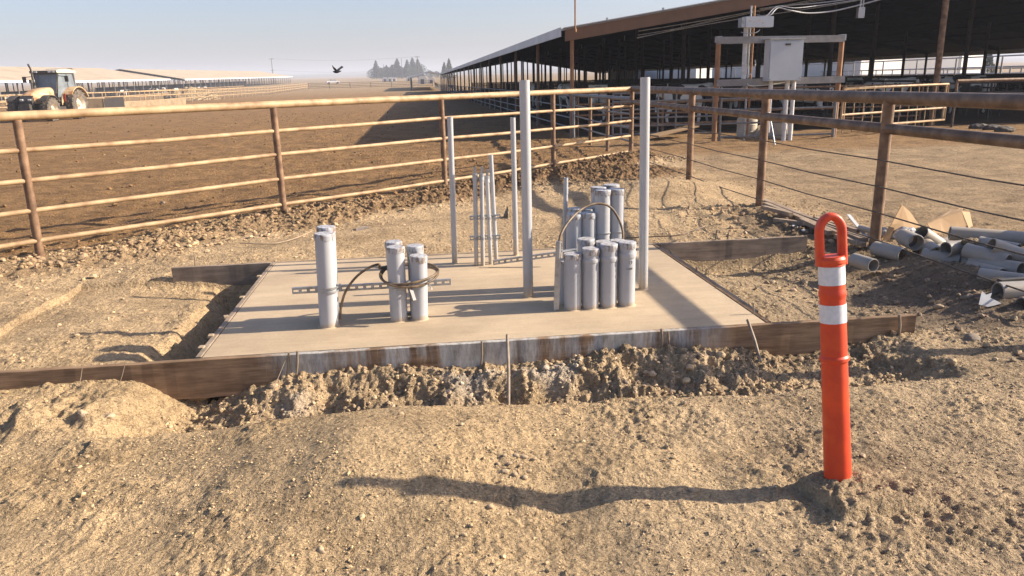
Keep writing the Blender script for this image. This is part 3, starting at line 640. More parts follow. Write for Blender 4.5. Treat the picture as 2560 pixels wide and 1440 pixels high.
stub(1528, 461, 5.45, .057, 'tallest group, rear right conduit with the highest cap')
# stamped marks on the fourth front conduit
def marks():
    t, base, top, d = q4; b = MB(); r = .0590
    def seg(a0, z0, a1, z1, wd=.0022):
        pts = []
        for k in range(7):
            a = a0+(a1-a0)*k/6; z = z0+(z1-z0)*k/6; pts.append(Vector((base.x+math.sin(a)*r, base.y-math.cos(a)*r, z)))
        b.tube(pts, wd/2, 4)
    zc = .405
    for q in (((.02, zc), (.34, zc)), ((.34, zc), (.34, zc+.018)), ((.34, zc+.018), (.02, zc+.018)), ((.02, zc+.018), (.02, zc))): seg(*q[0], *q[1])
    for a in (-.28, -.05, .08, .2, .34): seg(a, .365, a+.06, .377, .003)
    b.build('stamp_mark', 'ink', t)
marks()
# thin capless pipe with a coupling, left of the tall group
stub(1415, 444, 5.5, .0165, 'thin grey pipe with a coupling on top, rising left of the capped conduits', cap=False, collar=[(.70, .05)], base_x=1.035, group=None, name='thin_conduit')
# bare steel risers
def riser(px_b, py_b, px_t, py_t, r, label):
    g = G(px_b, py_b, ST); t = PY(px_t, py_t, g.y); o = thing('steel_riser', g, label, 'pipe', 'bare galvanised risers standing in the slab')
    L = (t-g).length; b = MB(); b.lathe(g-Vector((0, 0, .02)), t, [(0, r), (L+.02, r), (L+.02, r*.88), (L-.1, r*.88)], 24); b.build('pipe', 'steel_pipe', o)
    c = MB(); c.lathe(g, t, [(L-.1, r*.88), (L-.1, .0004)], 24); c.build('pipe_bore', 'pvc_in', o)
    f = MB(); f.lathe(g-Vector((0, 0, .004)), t, [(0, r*1.4), (.007, r*1.2), (.011, r)], 24); f.build('slurry_collar', 'slab', o); return o
riser(1321, 742, 1311, 200, .036, 'tall thick steel riser in the middle of the slab, left of the capped conduits')
riser(1608, 723, 1613, 193, .034, 'tall thick steel riser at the right of the slab, right of the capped conduits')
riser(1137, 658, 1125, 292, .0235, 'slender steel riser at the rear left, standing left of the crimped pipes')
riser(1290, 638, 1282, 294, .023, 'slender steel riser at the rear, just left of the tall middle riser')
# four small pipes clamped to two struts
def strut(a, b_, label, name='slotted_strut', ht=.041, group='slotted steel struts', m='galv', wd=.02):
    a, b_ = Vector(a), Vector(b_); d = (b_-a); L = d.length; x = d.normalized(); up = Vector((0, 0, 1)); y = up.cross(x).normalized(); z = x.cross(y)
    rot = Matrix((x, y, z)).transposed(); mb = MB(); th = .0025
    def bx(c, s): mb.box(a+rot @ Vector(c), s, rot)
    sl = .013; e = (ht-sl)/2
    bx((L/2, 0, (sl+e)/2), (L, th, e)); bx((L/2, 0, -(sl+e)/2), (L, th, e))
    n = max(2, int(L/.05)); p = L/n
    for i in range(n+1):
        x0 = max(0, i*p-.010); x1 = min(L, i*p+.010); bx(((x0+x1)/2, 0, 0), (x1-x0, th, sl))
    bx((L/2, wd/2+th/2, ht/2-th/2), (L, wd, th)); bx((L/2, wd/2+th/2, -ht/2+th/2), (L, wd, th))
    return tag(mb.build(name, m, None, a), label, 'strut', group)
strut(PY(730, 728, 4.905), PY(1127, 705, 4.945), 'long slotted steel strut tying the left conduits together')
strut(PY(1232, 657, 6.20), PY(1402, 634, 6.12), 'slotted strut running right from the crimped pipes towards the capped conduits')
for py, nm in ((545, 'upper'), (596, 'lower')): strut(PY(1174, py, 6.36), PY(1251, py-4, 6.36), nm+' of the two short slotted struts holding the crimped pipes', ht=.038)
for i, (bx_, by_, tx_, ty_, lb) in enumerate([(1191, 664, 1187, 428, 'first from the left'), (1207, 664, 1204, 428, 'second from the left'), (1227, 660, 1217, 434, 'third from the left')]):
    g = G(bx_, by_, ST); t = PY(tx_, ty_, g.y); o = thing('crimped_pipe', g, lb+' of the three crimped galvanised pipes on the short struts', 'pipe', 'crimped galvanised pipes')
    L = (t-g).length; b = MB(); b.lathe(g-Vector((0, 0, .02)), t, [(0, .0175), (L-.06, .0175), (L-.055, .021), (L-.03, .021), (L-.02, .018)], 18); b.build('pipe', 'steel_pipe', o)
    b = MB(); b.lathe(g, t, [(L-.045, .0225), (L-.02, .0225), (L-.018, .017), (L-.02, .001)], 16); b.beam(t-Vector((0, 0, .03)), t+Vector((.004*i, 0, .035)), .022, .007, (0, 1, 0)); b.build('crimped_end', 'galv', o)
    for py in (545, 596):
        c = PY(tx_+2, py, g.y); b = MB(); q = g+(t-g)*((c.z-g.z)/(t.z-g.z)); b.lathe(q-Vector((0, 0, .012)), q+Vector((0, 0, 1)), [(0, .018), (0, .021), (.024, .021), (.024, .018)], 16); b.box(q+Vector((0, -.022, 0)), (.010, .012, .010)); b.build('pipe_clamp', 'galv', o)
def r4():
    g = G(1241, 655, ST); t = PY(1227, 387, g.y); o = thing('steel_riser', g, 'leaning galvanised pipe right beside the three crimped ones', 'pipe')
    L = (t-g).length; b = MB(); b.lathe(g, t, [(0, .0185), (L, .0185), (L, .015), (L-.1, .015)], 18); b.build('pipe', 'steel_pipe', o)
    c = MB(); c.lathe(g, t, [(L-.1, .015), (L-.1, .0004)], 18); c.build('pipe_bore', 'pvc_in', o)
    for py in (543, 594):
        z = PY(1232, py, g.y).z; q = g+(t-g)*((z-g.z)/(t.z-g.z)); b = MB(); b.lathe(q-Vector((0, 0, .012)), q+Vector((0, 0, 1)), [(0, .019), (0, .022), (.024, .022), (.024, .019)], 16); b.box(q+Vector((0, -.023, 0)), (.01, .012, .01)); b.build('pipe_clamp', 'galv', o)
r4()
# strut clamps on the left conduits
for (cx, cy, py, rr_, lb) in ((-.632, 4.83, 722, .063, 'steel strap clamp round the tall left conduit'), (-.19, 4.872, 713, .060, 'steel strap clamp round the cable-wrapped bundle')):
    z = PY(820 if cx < -.5 else 1000, py, cy).z; o = MB()
    for dz in (-.012, .012): o.lathe((cx, cy, z+dz-.006), (cx, cy, z+1), [(0, rr_-.004), (0, rr_+.002), (.012, rr_+.002), (.012, rr_-.004)], 30)
    o.box((cx+rr_+.006, cy+.03, z), (.016, .03, .036)); tag(o.build('strap_clamp', 'galv', None, (cx, cy, z)), lb, 'clamp')
# square stub hanging between the bundle pipes
b = MB(); b.beam(PY(1020, 706, 4.81), PY(1035, 752, 4.76), .024, .024); tag(b.build('square_tube', 'rack_steel', None, PY(1035, 752, 4.76)), 'short square steel tube hanging in front of the cable-wrapped bundle', 'steel tube')
# upright strut with cable, left of the right bundle
b = MB(); a, c = G(1390, 776, ST), PY(1397, 606, 4.88); L = c-a
b.beam(a-Vector((0, 0, .01)), c, .036, .020, (0, 1, 0)); b.tube([c-L*.25, c+L*.02], .017, 12); t_ = tag(b.build('cable_upright', 'galv', None, a), 'upright galvanised strut at the left of the front conduits, the arching cable leaving its top', 'strut')
wire([PY(1396, 622, 4.88), PY(1401, 590, 4.90), PY(1420, 556, 4.98), PY(1450, 526, 5.08), PY(1485, 510, 5.14), PY(1520, 514, 5.15), PY(1543, 540, 5.15), PY(1556, 575, 5.14), PY(1557, 606, 5.13), PY(1557, 640, 5.12)], .0085, 'stiff brown cable arching over the right group of conduits', 'hose', 'cable', 'cable')
b = MB(); b.beam(PY(1402, 628, 4.93), PY(1440, 622, 5.0), .03, .006); tag(b.build('strut_bracket', 'galv', None, PY(1402, 628, 4.93)), 'flat steel bracket behind the upright strut', 'bracket')
# left cable and coil
cpt = [PY(850, 800, 4.83), PY(853, 765, 4.83), PY(866, 725, 4.84), PY(893, 690, 4.85), PY(925, 668, 4.88), PY(948, 661, 4.95)]
cc0 = Vector((-.115, 4.945, .40)); ring = []
for k in range(34):
    a = math.pi*.93-2*math.pi*k/15.3; rr_ = .198-.00055*k; ring.append(cc0+Vector((math.cos(a)*rr_, math.sin(a)*rr_*.86, -.014+.012*math.sin(a*1.7+1)+(.010 if k > 15 else 0)+.03*math.sin(a)+.045*math.exp(-k/3))))
wire(cpt+ring, .0082, 'stiff brown cable rising from the slab and coiled twice round the conduit bundle', 'hose', 'cable', 'cable')
b = MB(); q = PY(1077, 712, 4.80); b.tube([q+Vector((0, 0, .05)), q+Vector((-.01, 0, 0)), q+Vector((.006, -.005, -.03))], .003, 6); tag(b.build('wire_tie', 'galv', None, q), 'loose wire tie hanging from the right side of the cable coil', 'wire')

# ------------------------------------------------------------------ orange marker
def marker():
    base = G(2095, 1208, .035); top = PY(2075, 541, base.y+.10); ax = (top-base); L = ax.length; d = ax.normalized()
    o = thing('channel_marker', base, 'tall orange plastic tube marker with a loop handle and two white reflective bands', 'marker post')
    def T(py): 
        q = PY(2085, py, base.y+.015); return (q-base).dot(d)
    r0, r1 = .052, .046
    def rad(t): return r0+(r1-r0)*(t/T(660))
    def ring(t, k=.004, wd=.012): return [(t-wd-.003, rad(t)), (t-wd, rad(t)), (t-wd*.4, rad(t)+k), (t+wd*.4, rad(t)+k), (t+wd, rad(t)), (t+wd+.003, rad(t))]
    pr = [(-.04, r0), (0, r0)]+ring(T(902), .006, .014)+[(T(812), rad(T(812)))]+[(T(765), rad(T(765)))]+ring(T(742), .003, .018)+[(T(720), rad(T(720))), (T(672), rad(T(672)))]+ring(T(660), .006, .016)
    b = MB(); b.lathe(base, top, pr+[(T(660)+.018, .001)], 40); b.build('tube', 'orange', o)
    for a, c in ((812, 767), (718, 672)):
        m_ = MB(); ta, tc = T(a), T(c); m_.lathe(base, top, [(ta, rad(ta)-.001), (ta, rad(ta)+.0016), (tc, rad(tc)+.0016), (tc, rad(tc)-.001)], 40); m_.build('reflective_band', 'reflect', o)
    # handle: rounded loop, wide across, thinner front to back
    x = Vector((1, -.1, 0)); x = (x-d*x.dot(d)).normalized(); y = d.cross(x); t0 = T(664); hw = .0428; th = .026; cy_ = T(541)-t0
    path = []
    path.append((-hw, -.01)); path.append((-hw, .03)); path.append((-hw, cy_*.62))
    for k in range(1, 12):
        a = math.pi-math.pi*k/12; path.append((math.cos(a)*hw*(1-.10*math.sin(a)**2), cy_*.62+(math.sin(a)**.9)*(cy_*.38-th*.40)))
    path += [(hw, cy_*.62), (hw, .03), (hw, -.01)]
    vs = []; n = 14; P = [base+d*(t0+q[1])+x*q[0] for q in path]
    for i, p in enumerate(P):
        tg = (P[min(i+1, len(P)-1)]-P[max(i-1, 0)]).normalized(); nn = tg.cross(y).normalized()
        for k in range(n):
            a = 2*math.pi*k/n; ca, sa = math.cos(a), math.sin(a); e = .65
            vs.append(p+nn*(math.copysign(abs(ca)**e, ca)*.0148)+y*(math.copysign(abs(sa)**e, sa)*.021))
    fs = [(i*n+k, i*n+(k+1) % n, (i+1)*n+(k+1) % n, (i+1)*n+k) for i in range(len(P)-1) for k in range(n)]
    b = MB(); b.add(vs, fs, True)
    b.lathe(base+d*(t0-.012), top, [(0, rad(t0)+.004), (.022, .046), (.028, .036), (.030, .001)], 30)
    b.tube([base+d*(T(548)), base+d*(T(540)+.002)], [.012, .007], 10)
    b.build('handle', 'orange', o)
    # half buried square rubber base
marker()

# ------------------------------------------------------------------ fences
def post_xy(x, y): return (x, y)
def left_fence():
    o = thing('pipe_fence', (FA[0], FA[1], 0), 'rusty five-rail pipe fence crossing behind the slab from the left to the corner post', 'fence')
    P = [FA+(FB-FA)*t for t in (-.53, -.265, .006, .2625, .5225, .7685, 1.0)]
    for i, p in enumerate(P):
        b = MB(); gz = hz(*p); r = .042 if i < 6 else .045
        lean = -.025 if i == 2 else 0
        b.tube([(p[0]+lean, p[1], gz-.15), (p[0], p[1], 1.36)], r, 14); b.build('post', 'post_brown', o)
    p0, p1 = P[0], P[-1]; ref = P[3]
    zs = [PY(693, y_, float(ref[1])).z for y_ in (262, 327, 388, 450, 512)]; zs[0] = 1.395
    for k, z in enumerate(zs):
        b = MB(); pts = []
        for i in range(len(P)):
            pts.append((P[i][0], P[i][1], z-.0 if k == 0 else z+.012*math.sin(i*1.7+k)))
            if i < len(P)-1:
                mm = (P[i]+P[i+1])/2; pts.append((mm[0], mm[1], (z if k == 0 else z+.012*math.sin(i*1.7+k+.8))-(.006 if k else 0)))
        b.tube(pts, .046 if k == 0 else .025, 14); b.build('rail', 'fence_tan', o)
left_fence()
def right_fence():
    X = 4.2; o = thing('pipe_fence', (X, 3.95, 0), 'rusty two-rail pipe fence with steel cables running along the right side of the slab', 'fence')
    ys = [3.95, 6.55, 9.05, 11.62, 15.2, 17.3, 19.1, 21.3]; xs = [X, X, X, X, 4.25, 4.28, 4.28, 4.3]
    for i in range(8):
        if i == 4: continue
        gz = hz(xs[i], ys[i]); b = MB(); zt = 1.36 if i < 4 else 1.17
        b.tube([(xs[i], ys[i], gz-.15), (xs[i], ys[i], zt)], .05 if i < 4 else .042, 14); b.build('post', 'post_brown' if i < 7 else 'galv_dark', o)
    b = MB(); b.tube([(X, 3.9, 1.39), (X, 9, 1.385), (4.25, 15.2, 1.395)], .057, 16); b.build('rail', 'fence_brown', o)
    b = MB(); b.tube([(X, 3.9, 1.115), (X, 9, 1.12), (4.25, 15.2, 1.14)], .048, 16); b.build('rail', 'fence_brown', o)
    b = MB(); b.tube([(4.27, 15.25, 1.2), (4.28, 18, 1.19), (4.3, 21.4, 1.18)], .042, 12); b.build('rail', 'galv_dark', o)
    for z in (.9, .62, .36): b = MB(); b.tube([(4.27, 15.25, z), (4.28, 18, z-.02), (4.3, 21.4, z)], .02, 8); b.build('rail', 'galv_dark', o)
    for z in (.84, .60, .365, .115):
        b = MB(); pts = []
        for i in range(4):
            pts.append((xs[i]-.05, ys[i], z))
            nx_, ny_ = (xs[i+1], ys[i+1]); pts.append(((xs[i]+nx_)/2-.05, (ys[i]+ny_)/2, z-.012))
        pts.append((4.2, 15.2, z)); b.tube(pts, .0065, 6); b.build('cable', 'cable', o)
    # concrete-filled collar at the foot of the near post
    b = MB(); b.tube([(X, 6.55, -.14), (X, 6.55, .035)], .062, 18); b.build('post_sleeve', 'pvc_scrap', o)
right_fence()

# ------------------------------------------------------------------ scrap conduit heap under the right fence
def scrap(pxa, pya, za, th, tilt, L, r, label, m='pvc_scrap'):
    a = G(pxa, pya, za); v = Vector((a.x, a.y, 0)).normalized(); rt = Vector((v.y, -v.x, 0)); th = R(th)
    d = (v*math.cos(th)+rt*math.sin(th)+Vector((0, 0, tilt))).normalized(); r = r*(1.0 if th < -.7 and L < .25 else 1.16); b_ = a+d*L; o = thing('conduit_offcut', a, label, 'pipe offcut', 'conduit offcuts under the right fence')
    b = MB(); b.lathe(a, b_, [(.12, r*.86), (0, r*.86), (0, r*.97), (.003, r), (L-.003, r), (L, r*.97), (L, r*.86), (L-.06, r*.86)], 32); b.build('pipe', m, o)
    c = MB(); c.lathe(a, b_, [(.12, r*.86), (L-.06, r*.86)], 32); c.build('pipe_bore', 'pvc_in', o); return o
for args in [
 (2184, 664, .045, -42, 0, .24, .058, 'lone grey conduit offcut in front of the fence post foot'),
 (2258, 638, .055, -52, .02, .30, .057, 'dark offcut just behind the fence post, mouth to the right'),
 (2290, 607, .16, -24, 0, .26, .063, 'offcut with a big round dark mouth, in front of the plastic bag'),
 (2303, 582, .22, 38, -.55, .34, .056, 'offcut tilted back behind the big round mouth'),
 (2341, 635, .09, -24, .12, .22, .057, 'offcut with a pale rim under the two sunlit ones'),
 (2364, 624, .15, 44, .02, .32, .057, 'left one of two sunlit cream offcuts, torn wrapper at its end'),
 (2412, 633, .13, 44, .02, .22, .056, 'right one of two sunlit cream offcuts'),
 (2447, 660, .06, -52, -.04, .36, .056, 'low shadowed offcut with its dark mouth to the right'),
 (2477, 614, .24, 62, -.36, .48, .056, 'long angled offcut sloping down right from the heap top'),
 (2553, 677, .09, -60, -.05, .40, .060, 'brown-lit offcut pointing left near the right edge of the photo'),
 (2455, 650, .08, 60, -.03, .32, .05, 'short grey offcut pinned below the angled one'),
 (2494, 731, .045, 56, .02, .50, .066, 'large offcut at the right edge behind the broken white plate'),
 (2552, 766, .0, 50, -.05, .3, .058, 'offcut half buried at the lower right of the heap'),
 (2374, 583, .25, 80, -.04, 1.5, .052, 'long grey conduit on top of the heap running out of the photo')]:
    scrap(*args)
for args in [
 (2402, 655, .05, -75, .05, .30, .056, 'dark offcut lying crosswise under the sunlit pair'),
 (2440, 684, .02, 70, .02, .34, .056, 'offcut in shade at the front of the heap, left of the plate'),
 (2520, 655, .13, -65, .1, .34, .056, 'grey offcut behind the brown-lit one'),
 (2545, 628, .18, -70, .05, .30, .056, 'offcut under the long conduit at the right edge'),
 (2325, 612, .08, 65, .0, .26, .056, 'shadowed offcut deep in the middle of the heap'),
 (2560, 706, .06, -80, .0, .30, .056, 'offcut pointing left just above the large one')]:
    scrap(*args)
for args in [(2290, 628, .05, 60, .0, .3, .056, 'offcut in shade at the bottom of the heap below the big round mouth'), (2505, 690, .05, -50, .0, .3, .056, 'offcut between the large one and the brown-lit one')]:
    scrap(*args)
b = MB(); a = G(2498, 704, .10); b.beam(a, a+Vector((.45, .02, .0)), .045, .035); tag(b.build('steel_channel', 'tr_dark', None, a), 'dark square channel lying above the large offcut at the right edge', 'steel channel')
def sheet(name, rows, th, m, parent=None, origin=None):
    """a bent sheet with real thickness from a grid of points"""
    b = MB(); nr, nc = len(rows), len(rows[0]); P = [Vector(p) for r_ in rows for p in r_]; Nn = []
    for i in range(nr):
        for j in range(nc):
            du = Vector(rows[i][min(j+1, nc-1)])-Vector(rows[i][max(j-1, 0)]); dv = Vector(rows[min(i+1, nr-1)][j])-Vector(rows[max(i-1, 0)][j]); Nn.append(du.cross(dv).normalized()*th/2)
    top = [p+n_ for p, n_ in zip(P, Nn)]; bot = [p-n_ for p, n_ in zip(P, Nn)]; K = nr*nc; fs = []
    for i in range(nr-1):
        for j in range(nc-1):
            q = (i*nc+j, i*nc+j+1, (i+1)*nc+j+1, (i+1)*nc+j); fs.append(q); fs.append(tuple(K+k for k in reversed(q)))
    edge = [j for j in range(nc)]+[i*nc+nc-1 for i in range(1, nr)]+[(nr-1)*nc+j for j in range(nc-2, -1, -1)]+[i*nc for i in range(nr-2, 0, -1)]
    for k in range(len(edge)): e0, e1 = edge[k], edge[(k+1) % len(edge)]; fs.append((e1, e0, K+e0, K+e1))
    b.add(top+bot, fs); return b.build(name, m, parent, origin)
def pz(px, py, y): return PY(px, py, y)
# left cardboard: a tent of two panels with a torn flap
o = thing('cardboard_box', pz(2240, 612, 7.0), 'torn cardboard box folded like a tent, its right panel sunlit, behind the fence post', 'cardboard box')
sheet('left_panel', [[pz(2200, 604, 6.95), pz(2222, 612, 7.0), pz(2240, 608, 7.05)], [pz(2228, 560, 6.98), pz(2240, 560, 7.03), pz(2252, 560, 7.06)], [pz(2254, 513, 7.08), pz(2256, 513, 7.09), pz(2258, 514, 7.10)]], .005, 'cardboard', o).name = 'panel'
sheet('panel', [[pz(2256, 513, 7.1), pz(2253, 545, 7.08), pz(2247, 580, 7.05)], [pz(2275, 530, 7.2), pz(2272, 556, 7.15), pz(2266, 585, 7.1)], [pz(2300, 566, 7.35), pz(2296, 580, 7.3), pz(2292, 592, 7.25)]], .005, 'cardboard', o)
sheet('flap', [[pz(2222, 566, 6.9), pz(2236, 570, 6.88)], [pz(2206, 600, 6.86), pz(2220, 610, 6.84)]], .004, 'cardboard', o)
o = thing('cardboard_box', pz(2370, 604, 7.05), 'open brown cardboard box in shade with a raised flap, behind the long conduit', 'cardboard box')
sheet('panel', [[pz(2318, 560, 7.0), pz(2355, 608, 6.95)], [pz(2352, 545, 7.1), pz(2378, 604, 7.05)], [pz(2404, 528, 7.2), pz(2420, 590, 7.15)]], .005, 'cardboard', o)
sheet('flap', [[pz(2318, 558, 7.0), pz(2352, 543, 7.1), pz(2404, 527, 7.2)], [pz(2352, 538, 7.2), pz(2378, 524, 7.3), pz(2408, 520, 7.35)], [pz(2392, 521, 7.3), pz(2412, 524, 7.38), pz(2424, 530, 7.42)]], .005, 'cardboard', o)
sheet('panel', [[pz(2404, 528, 7.21), pz(2424, 530, 7.4)], [pz(2424, 577, 7.17), pz(2434, 580, 7.3)]], .005, 'cardboard', o)
# crumpled plastic
def crumple(cx, seed, r, sq, label, m, name, cat, z):
    v, f = ICO[3]; rs = np.random.RandomState(seed); u = v.copy(); d = 1+.16*pnoise(u[:, 0]*3+7, u[:, 1]*3+u[:, 2]*2, seed)+.12*(1-np.abs(pnoise(u[:, 0]*6, u[:, 2]*6+u[:, 1]*3, seed+1)))
    p = u*d[:, None]*r*np.array(sq); b = MB(); b.add([Vector(q)+cx for q in p], [tuple(int(i) for i in q) for q in f]); return tag(b.build(name, m, None, cx), label, cat)
crumple(pz(2262, 592, 6.98), 5, .10, (1.3, .8, .9), 'crumpled bag of grey plastic beside the tent-like cardboard', 'plastic_bag', 'plastic_bag', 'plastic bag', 0)
for q_, (px_, py_, z_, sq_, lb_) in enumerate([(2398, 664, .04, (1.5, .9, .35), 'crumpled brown paper scrap under the sunlit offcuts'), (2320, 655, .03, (1.3, .8, .3), 'brown paper scrap at the near foot of the heap'), (2428, 604, .22, (1.3, .7, .5), 'torn cream wrapper between the sunlit offcuts and the long conduit'), (2510, 700, .07, (1.6, .8, .35), 'brown cardboard scrap beside the dark square channel')]):
    crumple(G(px_, py_, z_), 60+q_, .06, sq_, lb_, 'cardboard' if q_ != 2 else 'straw', 'paper_scrap', 'paper', 0)
crumple(pz(2209, 585, 7.0), 8, .05, (1.0, .8, 1.3), 'small crumpled clear plastic wad between the fence post and the cardboard', 'plastic_bag', 'plastic_wad', 'plastic bag', 0)
# broken white plate
a = G(2470, 752, .02); o2 = [(-.075, -.02), (-.02, .075), (.0, .045), (.045, .055), (.02, .02), (.085, -.03), (.03, -.04), (-.02, -.045)]
u1, u2 = Vector((1, -.1, .08)).normalized(), Vector((-.05, .55, .8)).normalized()
b = MB(); b.prism([a+u1*p[0]+u2*p[1] for p in o2], u1.cross(u2)*.005); tag(b.build('broken_plate', 'white', None, a), 'broken white plastic plate with a notch, on the dark dirt at the right', 'plastic scrap')
b = MB(); b.beam(pz(2121, 537, 7.6), pz(2166, 592, 7.0), .035, .012); tag(b.build('plastic_strip', 'white', None, pz(2166, 592, 7.0)), 'white plastic strip leaning between the lumber and the fence post', 'plastic scrap')
crumple(pz(2166, 602, 6.9), 12, .035, (1.1, .6, .9), 'small white plastic scrap left of the foot of the fence post', 'white', 'plastic_scrap', 'plastic scrap', 0)
b = MB(); b.beam(G(1983, 564, .06), G(2012, 577, .06), .035, .014); tag(b.build('plastic_strip', 'white', None, pz(1983, 564, 8.2)), 'short grey-white strip lying among the rubble left of the lumber', 'plastic scrap')
b = MB(); b.tube([pz(2150, 570, 7.2), pz(2196, 582, 6.8)], .03, 14); tag(b.build('grey_pipe', 'pvc_scrap', None, pz(2150, 570, 7.2)), 'short grey pipe half hidden behind the fence post', 'pipe offcut')
# lumber
def GP(px, py, off=0.):
    z = 0.
    for _ in range(12): g = G(px, py, z); z = .5*z+.5*(hz(g.x, g.y)+off)
    return G(px, py, z)
for k, (p, q, ya, yb, wd, th, lb) in enumerate([
 ((1906, 500), (2062, 560), 9.8, 8.0, .07, .03, 'uppermost long grey plank on the lumber heap right of the third fence post'),
 ((1912, 510), (2110, 590), 9.6, 7.5, .06, .035, 'long pale plank in the middle of the lumber heap'),
 ((1908, 518), (1978, 536), 9.5, 8.9, .05, .03, 'short plank at the left end of the lumber heap'),
 ((1935, 550), (2015, 560), 8.6, 8.3, .05, .035, 'loose grey stick lying apart, below the lumber heap'),
 ((2002, 550), (2075, 583), 8.5, 7.8, .05, .035, 'stick crossing the loose grey one'),
 ((2060, 560), (2160, 600), 8.0, 7.1, .09, .03, 'weathered plank whose end nears the fence post, behind the orange handle'),
 ((2040, 545), (2150, 578), 8.3, 7.4, .08, .025, 'pale plank over the weathered one behind the orange handle'),
 ((2090, 590), (2160, 612), 7.4, 6.9, .05, .03, 'short dark-ended plank low behind the orange handle')]):
    A, B_ = GP(*p, .035+.012*(k % 3)), GP(*q, .045+.012*(k % 3)); b = MB(); b.beam(A, B_, wd, th+.01)
    tag(b.build('lumber_plank', 'lumber', None, A), lb, 'plank', 'planks of the lumber heap')
# flattened cardboard and white wrapper behind the slab
rows = [[G(890+i*28, 588-i*3+j*-10, .03+.03*math.sin(i*1.3+j)) for i in range(4)] for j in range(3)]
o_ = sheet('flattened_cardboard', rows, .006, 'stone_dark', None, rows[0][0]); tag(o_, 'curled sheet of brown cardboard lying flat on the sand behind the cable-wrapped bundle', 'cardboard')
rows = [[PY(1236, 590, 8.5), PY(1248, 586, 8.4)], [PY(1252, 560, 8.6), PY(1270, 562, 8.5)], [PY(1270, 508, 8.8), PY(1282, 540, 8.7)]]
tag(sheet('paper_wrapper', rows, .01, 'straw', None, rows[0][0]), 'cream paper wrapper standing in the sand behind the crimped pipes', 'paper')
wire([G(1560, 598, .02)+Vector((0, 0, .012)), G(1640, 596, .03)+Vector((0, 0, .02)), G(1700, 592, .05)+Vector((0, 0, .02)), G(1760, 574, .08)+Vector((0, 0, .03))], .006, 'thin dark cord lying on the sand behind the slab at the right', 'hose', 'cord', 'cord')
wire([G(600, 612, .03)+Vector((0, 0, .02)), G(680, 612, .03)+Vector((0, 0, .012)), G(740, 600, .03)+Vector((0, 0, .02)), G(782, 588, .03)+Vector((0, 0, .05))], .006, 'pale cord lying on the sand left of the tall left conduit', 'stone', 'cord', 'cord')

